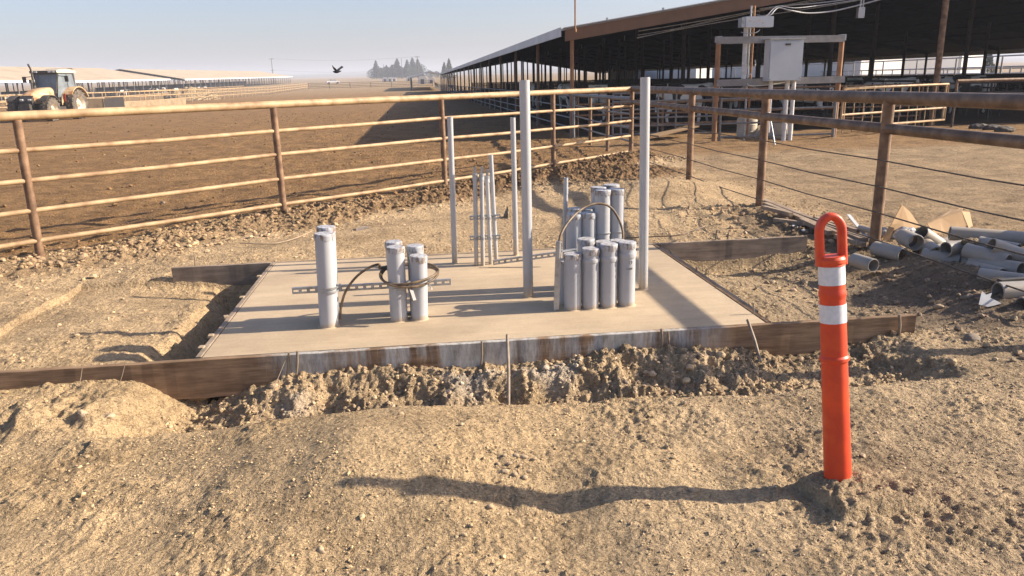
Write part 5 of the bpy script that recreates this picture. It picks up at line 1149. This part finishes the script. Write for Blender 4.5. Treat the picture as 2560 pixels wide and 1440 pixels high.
        ff = MB(); r2 = .78; out = [(2.62+math.cos(R(q))*r2, .66+math.sin(R(q))*r2) for q in range(40, 150, 12)]; inn = [(2.62+math.cos(R(q))*(r2-.03), .66+math.sin(R(q))*(r2-.03)) for q in range(148, 38, -12)]
        ff.prism([(x, sy*.70, z) for x, z in out+inn], (0, sy*.40, 0)); ff.build('front_fender', 'tr_dark', o)
        MB().box((.75, sy*.72, .95), (.35, .3, .04)).box((.8, sy*.74, .6), (.35, .3, .04)).build('step', 'tr_dark', o)
    rf = MB(); rp = [(1.22, .06), (1.18, .13), (.9, .19), (.2, .22), (-.5, .18), (-.72, .10), (-.74, .0), (1.16, .0)]
    rf.prism([(x, -.76, z1+.02+z) for x, z in rp], (0, 1.52, 0)); rf.build('cab_roof', 'tr_cream', o)
    MB().box((1.20, 0, z1+.075), (.10, 1.5, .14)).build('roof_visor', 'tr_dark', o)
    for y in (-.60, -.38, .38, .60): MB().box((1.26, y, z1+.08), (.05, .14, .09)).build('work_light', 'lens', o)
    ex = MB(); ex.tube([(1.30, -.60, 1.1), (1.30, -.60, 2.2)], .075, 12); ex.tube([(1.30, -.60, 2.2), (1.30, -.60, 2.75), (1.34, -.60, 2.9), (1.48, -.60, 3.12)], .05, 12); ex.build('exhaust_stack', 'tr_dark', o)
    MB().tube([(1.9, -.35, 1.7), (1.9, -.35, 2.1)], .05, 10).tube([(1.9, -.35, 2.1), (1.9, -.35, 2.28)], .1, 12).build('air_intake', 'tr_dark', o)
    # seat, wheel, driver-less interior
    MB().box((.15, 0, 1.5), (.5, .5, .14)).box((-.08, 0, 1.85), (.12, .48, .6)).build('seat', 'tr_dark', o); MB().tube([(.72, 0, 1.4), (.62, 0, 1.85)], .03, 8).build('steering_column', 'tr_dark', o)
    ln = MB(); ln.tube([(-.7, -.4, .6), (-1.35, -.4, .5)], .04, 8); ln.tube([(-.7, .4, .6), (-1.35, .4, .5)], .04, 8); ln.tube([(-.5, 0, 1.2), (-1.3, 0, 1.0)], .04, 8); ln.build('rear_linkage', 'tr_dark', o)
    g_ = G(133, 303); hd = math.radians(-97); fx, fy = math.cos(hd), math.sin(hd); lx, ly = -fy, fx
    ox = g_.x-(2.62*fx+.92*lx); oy = g_.y-(2.62*fy+.92*ly); o.location = (ox, oy, hz(ox, oy)-.03); o.rotation_euler = (0, 0, hd); o.scale = (1.0, 1.0, 1.0)
tractor()

# ------------------------------------------------------------------ left barns
def far_barn(x_e, x_r, y0, y1, ze, zr, label):
    o = thing('long_barn', (x_e, y0, gz_(0, y0)), label, 'barn'); n = 10; x_w = 2*x_r-x_e
    for xa, xb, za, zb in ((x_e+.8, x_r, ze, zr), (x_r, x_w-.8, zr, ze)):
        b = MB()
        for i in range(n):
            ya, yb = y0+(y1-y0)*i/n, y0+(y1-y0)*(i+1)/n; ga, gb = gz_(0, ya), gz_(0, yb); th = .08
            b.add([(xa, ya, za+ga), (xb, ya, zb+ga), (xb, yb, zb+gb), (xa, yb, za+gb), (xa, ya, za+ga+th), (xb, ya, zb+ga+th), (xb, yb, zb+gb+th), (xa, yb, za+gb+th)], [(4, 5, 6, 7), (3, 2, 1, 0)]+([(0, 1, 5, 4)] if i == 0 else [])+([(2, 3, 7, 6)] if i == n-1 else [])+[(0, 4, 7, 3)])
        b.build('roof', 'roof_tan', o)
    b = MB(); b.beam((x_e+.86, y0, ze+gz_(0, y0)-.08), (x_e+.86, min(y1, 150) if y0 < 150 else y1, ze+gz_(0, y1 if y0 >= 150 else 150)-.08), .06, .34)
    if y0 < 150: b.beam((x_e+.86, 150, ze-.08), (x_e+.86, y1, ze+gz_(0, y1)-.08), .06, .34)
    b.build('eave_fascia', 'fascia_white', o)
    for yy in (y0-.05, y1+.05):
        b = MB(); g = gz_(0, yy); b.prism([(x_e+.8, yy, ze+g-.1), (x_r, yy, zr+g-.1), (x_w-.8, yy, ze+g-.1), (x_w-.8, yy, ze+g-.45), (x_r, yy, zr+g-.45), (x_e+.8, yy, ze+g-.45)], (0, .06, 0)); b.build('gable_beam', 'dark_steel', o)
    k = 0; y = y0+1
    while y < y1:
        for j, x in enumerate((x_e, x_e-7, x_r, x_w+6, x_w)):
            g = gz_(0, y); r = .12
            if j < 2 or k % 2 == 0:
                if k*2+j < 90: MB().box((x, y, g+(ze-.1)/2), (.16, .16, ze-.1 if j != 2 else zr-.3)).build('column', 'dark_steel' if j else 'galv_dark', o)
        y += 5.5; k += 1
    # rails and the shaded far side screens
    for x in (x_e, x_e-7, x_r, x_w):
        for z in (.5, .9, 1.3): MB().tube([(x, y0+(y1-y0)*i/n, gz_(0, y0+(y1-y0)*i/n)+z) for i in range(n+1)], .04, 6).build('rail', 'dark_steel', o)
    b = MB()
    for i in range(n): ya, yb = y0+(y1-y0)*i/n, y0+(y1-y0)*(i+1)/n; b.beam((x_w+8, ya, gz_(0, ya)+.75), (x_w+8, yb, gz_(0, yb)+.75), .1, 1.5)
    b.build('stall_partition', 'dark_steel', o)
    return o
far_barn(-60, -74.7, 88, 200, 3.2, 6.0, 'long barn with a sunlit tan roof behind the tractor')
far_barn(-60, -74.7, 212, 392, 3.1, 5.9, 'second long tan-roofed barn, farther off to the right of the first')
# screen / tall panel behind tractor
p = G(150, 290); D_ = 60
a, c = ray(115, 175), ray(182, 175); k = 58/_f.dot(a)
A = Vector((0, 0, CAMZ))+a*k; B_ = Vector((0, 0, CAMZ))+c*(58/_f.dot(c)); o = thing('wagon_rack', (A.x, A.y, 0), 'tall framed wire-mesh rack standing behind the tractor cab', 'rack')
b = MB(); zt = A.z
for q in (A, B_): b.tube([(q.x, q.y, 0), (q.x, q.y, zt)], .07, 8)
b.beam((A.x, A.y, zt), (B_.x, B_.y, zt), .1, .14); b.beam((A.x, A.y, 1.2), (B_.x, B_.y, 1.2), .08, .1); b.build('frame', 'galv_dark', o)
b = MB(); n = 24
for i in range(n): q = A+(B_-A)*(i/n); b.box((q.x, q.y, (zt+1.2)/2), (.025, .025, zt-1.2))
for i in range(18): z = 1.2+(zt-1.2)*i/18; b.beam((A.x, A.y, z), (B_.x, B_.y, z), .02, .02)
b.build('wire_mesh', 'tr_cream', o)
# field fences
pen('corral_fence', [(-52, 44), (-33, 57), (-25.6, 78), (-26.5, 107), (-27, 150), (-27.2, 205)], (1.38, .95, .5), .05, 'fence_tan', 'long tan pipe fence down the left side of the corral behind the tractor', 2.9, .05)
pen('corral_fence', [(-27, 203), (4.2, 201)], (1.4, 1.0, .6, .25), .045, 'fence_brown', 'pipe fence closing the far end of the corral', 5, .06)
pen('corral_fence', [(-34, 66), (-36, 100), (-40, 190)], (1.3, .8), .05, 'fence_tan', 'second tan fence line behind the long one on the left', 4.5, .05)
# bunk and straw
A_, C_ = G(203, 287), G(262, 277); o = thing('box_scraper', (A_.x, A_.y, 0), 'low box scraper with a dark hollow front, on the dirt right of the tractor', 'box scraper')
u_ = (C_-A_).normalized(); n_ = Vector((-u_.y, u_.x, 0)); n_ = n_ if n_.y > 0 else -n_; W_ = (C_-A_).length
def sb(u0, u1, v0, v1, z0, z1): 
    c = A_+u_*((u0+u1)/2)*W_+n_*((v0+v1)/2); return ((c.x, c.y, (z0+z1)/2), (abs(u1-u0)*W_, abs(v1-v0), z1-z0), Matrix((u_, n_, Vector((0, 0, 1)))).transposed())
MB().box(*sb(0, 1, 1.4, 1.5, .1, 1.0)).build('back_plate', 'dark_steel', o); MB().box(*sb(0, 1, 0, .15, .95, 1.07)).box(*sb(0, 1, 0, .12, .42, .52)).build('cross_beam', 'concrete', o)
for q_ in (0, .99): MB().box(*sb(q_, q_+.02, 0, 1.5, .05, 1.05)).build('side_plate', 'concrete', o)
MB().box(*sb(0, 1, .1, 1.5, .04, .12)).build('blade', 'dark_steel', o)
o = thing('feed_bunk', (C_.x, C_.y, 0), 'low tan concrete wall running back from the box scraper', 'feed bunk'); MB().beam((C_.x+.4, C_.y+1, .3), (C_.x+2.2, C_.y+14, .3), .3, .6).build('wall', 'concrete', o)
def heap(name, x, y, rx, ry, h, m, label, cat, seed):
    b = MB(); n = 34; vs = []
    for j in range(n+1):
        for i in range(n+1):
            u, v = -1+2*i/n, -1+2*j/n; d = math.hypot(u, v); k = max(0, 1-d**2.2)
            nn = float(pnoise(np.array([u*3+seed]), np.array([v*3]), seed)[0])+.5*float(pnoise(np.array([u*8]), np.array([v*8+seed]), seed+1)[0]); vs.append((x+u*rx, y+v*ry, gz_(x, y)-.1+h*(k**.6)*(1+.35*nn)))
    b.add(vs, [(j*(n+1)+i, j*(n+1)+i+1, (j+1)*(n+1)+i+1, (j+1)*(n+1)+i) for j in range(n) for i in range(n)]); b.add([(x-rx, y-ry, gz_(x, y)-.3), (x+rx, y-ry, gz_(x, y)-.3), (x+rx, y+ry, gz_(x, y)-.3), (x-rx, y+ry, gz_(x, y)-.3)], [(3, 2, 1, 0)])
    return tag(b.build(name, m, None, (x, y, 0)), label, cat)
q = PY(478, 240, 112); heap('straw_heap', q.x, 112, 3.6, 5.5, 1.5, 'straw', 'heap of tan straw bales and litter behind the left corral fence', 'straw heap', 3)
q = PY(1960, 200, 62); heap('earth_heap', 62, 70, 12, 8, 1.2, 'concrete', 'low earth heap beyond the barn', 'earth heap', 6)

# ------------------------------------------------------------------ trees, poles, hills
def conifer(x, y, h, r, label, group, seed, bushy=False):
    g = gz_(x, y); rs = np.random.RandomState(seed); o = thing('broadleaf_tree' if bushy else 'conifer', (x, y, g), label, 'tree', group)
    MB().tube([(x, y, g-.5), (x, y, g+h*.55), (x, y, g+h*.97)], [h*.022, h*.014, h*.003], 8).build('trunk', 'bark', o)
    n = 1500; t = rs.rand(n)**(.75 if bushy else .8); b = MB(); V = []; F = []
    tiers = rs.uniform(.75, 1.15, 24)
    for i in range(n):
        ti = t[i]
        if bushy: prof = math.sqrt(max(0, 1-(2*ti-1)**2))
        else: prof = (1-ti)**.8*(tiers[int(ti*23)]) + .02
        a = rs.rand()*6.283; rr_ = r*prof*(rs.rand()**.45)*(1+.22*math.sin(a*3+seed)); zc = g+h*(.08+.92*ti)-rr_*.18
        c = np.array([x+math.cos(a)*rr_, y+math.sin(a)*rr_, zc]); s = h*.030*(.6+rs.rand())
        e1 = rs.randn(3); e1 /= np.linalg.norm(e1); e2 = np.cross(e1, rs.randn(3)); e2 /= np.linalg.norm(e2); k = len(V)
        V += [c-e1*s, c+e2*s*.7, c+e1*s, c-e2*s*.7]; F.append((k, k+1, k+2, k+3))
    b.add(V, F); b.build('crown', 'needle', o)
TD = [(942, 152, 560), (957, 172, 565), (968, 163, 560), (982, 162, 555), (995, 147, 560), (1008, 170, 560), (1020, 150, 555), (1033, 145, 560), (1046, 148, 570), (1053, 165, 560), (1075, 176, 540), (1092, 178, 540), (1112, 156, 420), (1124, 147, 430)]
rr0 = random.Random(4)
for i, (px, pt, D) in enumerate(TD):
    d = ray(px, 196); k = D/_f.dot(d); x, y = d.x*k, d.y*k; tz = (Vector((0, 0, CAMZ))+ray(px, pt)*(D/_f.dot(ray(px, pt)))).z; h = tz-gz_(x, y); bushy = i in (10, 11)
    nm = ['first', 'second', 'third', 'fourth', 'fifth', 'sixth', 'seventh', 'eighth', 'ninth', 'tenth'][i] if i < 10 else ''
    lb = ('hazy conifer in the far clump, %s from its left end' % nm) if i < 10 else ['rounded bushy tree right of the far conifer clump', 'second rounded bushy tree, nearer the barn end', 'left and lower one of the pair of conifers above the barn end', 'right and taller one of the pair of conifers above the barn end'][i-10]
    conifer(x, y, h, h*(.62 if bushy else (.34 if i < 12 else .27)), lb, 'far hazy trees', 100+i, bushy)
for i in range(8):
    px = 938+i*16+rr0.uniform(-4, 4); D = 575; d = ray(px, 196); k = D/_f.dot(d); x, y = d.x*k, d.y*k; conifer(x, y, 9+rr0.uniform(-1.5, 2), 6.5, 'low bushy tree at the foot of the far conifers, %s from the left' % ['first', 'second', 'third', 'fourth', 'fifth', 'sixth', 'seventh', 'last'][i], 'low trees under the conifers', 140+i, True)
for i, (px, pt, D, bs, lb) in enumerate([(2470, 132, 130, False, 'broad conifer seen beyond the barn near the right edge'), (2247, 140, 110, True, 'small tree seen beyond the barn, right of the white buildings'), (2010, 150, 150, True, 'tree top between the white buildings beyond the barn')]):
    d = ray(px, 175); k = D/_f.dot(d); x, y = d.x*k, d.y*k; d2 = ray(px, pt); h = CAMZ+(d2*(D/_f.dot(d2))).z-gz_(x, y); conifer(x, y, h, h*.42, lb, 'trees beyond the barn', 170+i, bs)
def pole(px, pt, pb, D, label, arms=((.97, 2.2),)):
    d = ray(px, 195); k = D/_f.dot(d); x, y = d.x*k, d.y*k; d2 = ray(px, pt); zt = CAMZ+(d2*(D/_f.dot(d2))).z; g = gz_(x, y); o = thing('utility_pole', (x, y, g), label, 'utility pole')
    MB().tube([(x, y, g-.5), (x, y, zt)], [.22, .15], 8).build('pole', 'pole_wood', o)
    for f_, wd in arms:
        z = g+(zt-g)*f_; MB().box((x, y-.2, z), (wd, .14, .16)).build('crossarm', 'pole_wood', o)
        b = MB()
        for s in (-.45, 0, .45): b.tube([(x+s*wd, y-.2, z+.05), (x+s*wd, y-.2, z+.35)], .06, 6)
        b.build('insulator', 'dark_steel', o)
    return Vector((x, y, zt))
P1 = pole(683, 146, 178, 440, 'utility pole rising behind the roof of the second tan barn', ((.97, 2.6), (.5, 1.8)))
P2 = pole(1046, 141, 200, 400, 'utility pole with a crossarm in front of the far conifers', ((.97, 2.8), (.80, 1.6)))
P3 = pole(1006, 146, 195, 520, 'plain pole standing left of the crossarm pole among the conifers', ())
P4 = pole(961, 161, 195, 560, 'short pole at the left part of the conifer clump', ())
P5 = pole(1439+340, 60, 150, 1500, 'x') if False else None
for k, (A, B_, dz, lb) in enumerate([(P1, P2, -.1, 'upper power line spanning between the two utility poles'), (P1+Vector((0, 0, -6)), P2+Vector((0, 0, -6)), -.4, 'lower power line spanning between the two utility poles')]):
    pts = [A+(B_-A)*(i/14)+Vector((0, 0, dz-6*(i/14)*(1-i/14))) for i in range(15)]; b = MB(); b.tube(pts, .035, 5); tag(b.build('power_line', 'galv_dark', None, A), lb, 'power line')
pts = [P2+(Vector((60, 700, 20))-P2)*(i/10)+Vector((0, 0, -.2-4*(i/10)*(1-i/10))) for i in range(11)]; tag(MB().tube(pts, .035, 5).build('power_line', 'galv_dark', None, P2), 'power line running right from the crossarm pole', 'power line')
def hills():
    b = MB(); rows = []; n = 160; V = []
    for j, (Yd, hh) in enumerate(((1500, 0), (1900, 6), (2300, 10), (2600, 0))):
        for i in range(n+1):
            x = -2400+4800*i/n; nz = float(pnoise(np.array([x*.004]), np.array([Yd*.01]), 70)[0])+.6*float(pnoise(np.array([x*.03]), np.array([Yd*.01]), 71)[0]); V.append((x, Yd, gz_(0, Yd)-1+hh*(1+.22*nz)))
    b.add(V, [(j*(n+1)+i, j*(n+1)+i+1, (j+1)*(n+1)+i+1, (j+1)*(n+1)+i) for j in range(3) for i in range(n)], True); o = b.build('hills', 'hill', None, (0, 1500, 0)); o['kind'] = 'structure'
hills()
# small white things far off
def hutch(px, py, D, label, s=1.0):
    d = ray(px, py); k = D/_f.dot(d); x, y = d.x*k, d.y*k; g = gz_(x, y); o = thing('calf_hutch', (x, y, g), label, 'calf hutch', 'white calf hutches in the far yard')
    MB().prism([(x-.9*s, y, g), (x+.9*s, y, g), (x+.9*s, y, g+1.0*s), (x+.5*s, y, g+1.5*s), (x-.5*s, y, g+1.5*s), (x-.9*s, y, g+1.0*s)], (0, 2*s, 0)).build('shell', 'white', o); MB().box((x, y-.02, g+.45*s), (.7*s, .05, .9*s)).build('doorway', 'tr_dark', o)
for i, (px, D, s) in enumerate([(962, 330, 1.3), (975, 330, 1.3), (985, 340, 1.2), (1022, 350, 1.3), (1056, 240, 1.6), (1078, 250, 1.2)]):
    hutch(px, 203, D, 'white calf hutch far off in the yard, %s from the left' % ['first', 'second', 'third', 'fourth', 'fifth and largest', 'last, beside the barn end'][i], s)
def pickup(px, D, rz, label, m='white_wall'):
    d = ray(px, 203); k = D/_f.dot(d); x, y = d.x*k, d.y*k; o = thing('pickup_truck', (0, 0, 0), label, 'pickup truck')
    MB().prism([(-2.6, -.9, .5), (2.6, -.9, .5), (2.6, -.9, 1.0), (1.4, -.9, 1.1), (-2.6, -.9, 1.15)], (0, 1.8, 0)).build('body', m, o); MB().prism([(1.4, -.8, 1.1), (.7, -.7, 1.75), (-.9, -.7, 1.75), (-1.0, -.8, 1.12)], (0, 1.55, 0)).build('cab', 'glass', o); MB().prism([(.68, -.68, 1.74), (.6, -.66, 1.80), (-.8, -.66, 1.80), (-.88, -.68, 1.74)], (0, 1.36, 0)).build('roof', m, o)
    for wx in (-1.7, 1.7):
        for wy in (-.85, .85): MB().lathe((wx, wy-.1, .38), (wx, wy+1, .38), [(0, .01), (0, .38), (.2, .38), (.2, .01)], 16).build('wheel', 'rubber', o)
    o.location = (x, y, gz_(x, y)); o.rotation_euler = (0, 0, rz)
pickup(832, 300, .3, 'white pickup truck parked at the far end of the corral, below the bird')
pickup(2300, 105, .8, 'white pickup truck parked beyond the barn on the right')
# roof beyond the end of the big barn
far = thing('open_shed', (2, 150, 0), 'low shed with a pale roof just beyond the far end of the big barn', 'shed')
MB().prism([(-1.5, 152, 2.6), (2.5, 152, 3.6), (8, 152, 2.7), (8, 152, 2.5), (2.5, 152, 3.35), (-1.5, 152, 2.4)], (0, 40, .4)).build('roof', 'roof_metal', far)
for y in range(153, 190, 6):
    for x in (-1, 7.5): MB().box((x, y, 1.3), (.15, .15, 2.5)).build('column', 'dark_steel', far)

# ------------------------------------------------------------------ white buildings beyond the barn
def building(x0, y0, x1, y1, h, dep, label, nwin, m='white_wall'):
    a, c = Vector((x0, y0, 0)), Vector((x1, y1, 0)); d = (c-a); L = d.length; u = d.normalized(); nrm = Vector((-u.y, u.x, 0)); 
    if nrm.dot(a) < 0: nrm = -nrm
    o = thing('white_building', a, label, 'building'); mid = (a+c)/2+nrm*dep/2; rot = Matrix((u, nrm, Vector((0, 0, 1)))).transposed()
    MB().box(mid+Vector((0, 0, h/2)), (L, dep, h), rot).build('wall', m, o)
    MB().box(mid+Vector((0, 0, h+.1)), (L+.6, dep+.6, .2), rot).build('roof', 'roof_metal', o)
    for k in range(nwin): q = a+d*((k+.5)/nwin)-nrm*.03; MB().box(q+Vector((0, 0, h*.72)), (L/nwin*.42, .1, h*.2), rot).build('window', 'window', o)
def DP(px, D): d = ray(px, 185); k = D/_f.dot(d); return d.x*k, d.y*k
building(*DP(1520, 118), *DP(1740, 104), 4.0, 9, 'pale grey low building seen through the barn at the left', 4)
building(*DP(1780, 98), *DP(1910, 92), 4.2, 8, 'white building seen through the barn between the rack posts', 2)
building(*DP(1985, 82), *DP(2150, 76), 3.9, 9, 'white building with dark windows seen right of the cabinet', 3)
building(*DP(2165, 84), *DP(2235, 80), 4.0, 8, 'white building with one dark window seen beyond the right rack post', 1)
building(*DP(2275, 92), *DP(2400, 88), 3.8, 8, 'white building behind the pickup truck beyond the barn', 1)
pen('yard_fence', [(36, 42), (40, 60), (44, 95)], (1.7, 1.3, .9, .5), .05, 'galv', 'pale pipe fence beyond the far side of the barn', 3, .05)
pen('yard_fence', [(44, 38), (52, 60), (60, 100)], (1.6, 1.1, .6), .05, 'galv_dark', 'second grey pipe fence farther beyond the barn', 3.5, .06)
pen('yard_fence', [(33.5, 34), (34.5, 90)], (2.3, 1.2, .7), .04, 'galv', 'tall pale pipe rail just outside the far side of the barn', 4, .05)

# ------------------------------------------------------------------ bird
def bird():
    d = ray(842, 176); D = 26; c = Vector((0, 0, CAMZ))+d*(D/_f.dot(d)); o = thing('bird', c, 'black bird flying low over the corral with its wings raised', 'bird')
    s = .010*D/26*1.35
    def Q(px, py, dy=0): dd = ray(px, py); p = Vector((0, 0, CAMZ))+dd*((D)/_f.dot(dd)); return p+Vector((0, dy, 0))
    MB().tube([Q(832, 178), Q(835, 179.5), Q(840, 180), Q(845, 179.5), Q(849, 178.5), Q(853, 177.5)], [.006, .03, .045, .04, .022, .012], 12).build('body', 'bird', o)
    for rows in ([[Q(838, 178, -.02), Q(845, 178, -.02)], [Q(834, 172, -.10), Q(841, 172, -.12)], [Q(832.3, 167, -.16), Q(836, 168, -.2)], [Q(831.8, 163.5, -.2), Q(832.8, 164, -.22)]],
                 [[Q(839, 177.5, .04), Q(847, 178, .04)], [Q(843, 172.5, .14), Q(850, 173, .14)], [Q(848, 168, .22), Q(855, 169.5, .22)], [Q(852, 164, .28), Q(857, 167.5, .28)]]):
        sheet('wing', rows, .008, 'bird', o)
bird()

# ------------------------------------------------------------------ haze
def haze():
    m = bpy.data.materials.new('haze_air'); m.use_nodes = True; t = m.node_tree
    for n in list(t.nodes):
        if n.bl_idname != 'ShaderNodeOutputMaterial': t.nodes.remove(n)
    v = t.nodes.new('ShaderNodeVolumePrincipled'); v.inputs['Color'].default_value = (.86, .90, 1, 1); v.inputs['Density'].default_value = HAZE; v.inputs['Anisotropy'].default_value = .0
    t.links.new(v.outputs[0], t.nodes['Material Output'].inputs['Volume']); MT['haze'] = m
    b = MB(); b.box((0, 1270, 20), (5600, 2740, 54)); o = b.build('haze', 'haze', None, (0, 1270, 20)); o['kind'] = 'stuff'; o['label'] = 'thin pale haze over the far fields'; o['category'] = 'haze'
HAZE = .00066
haze()
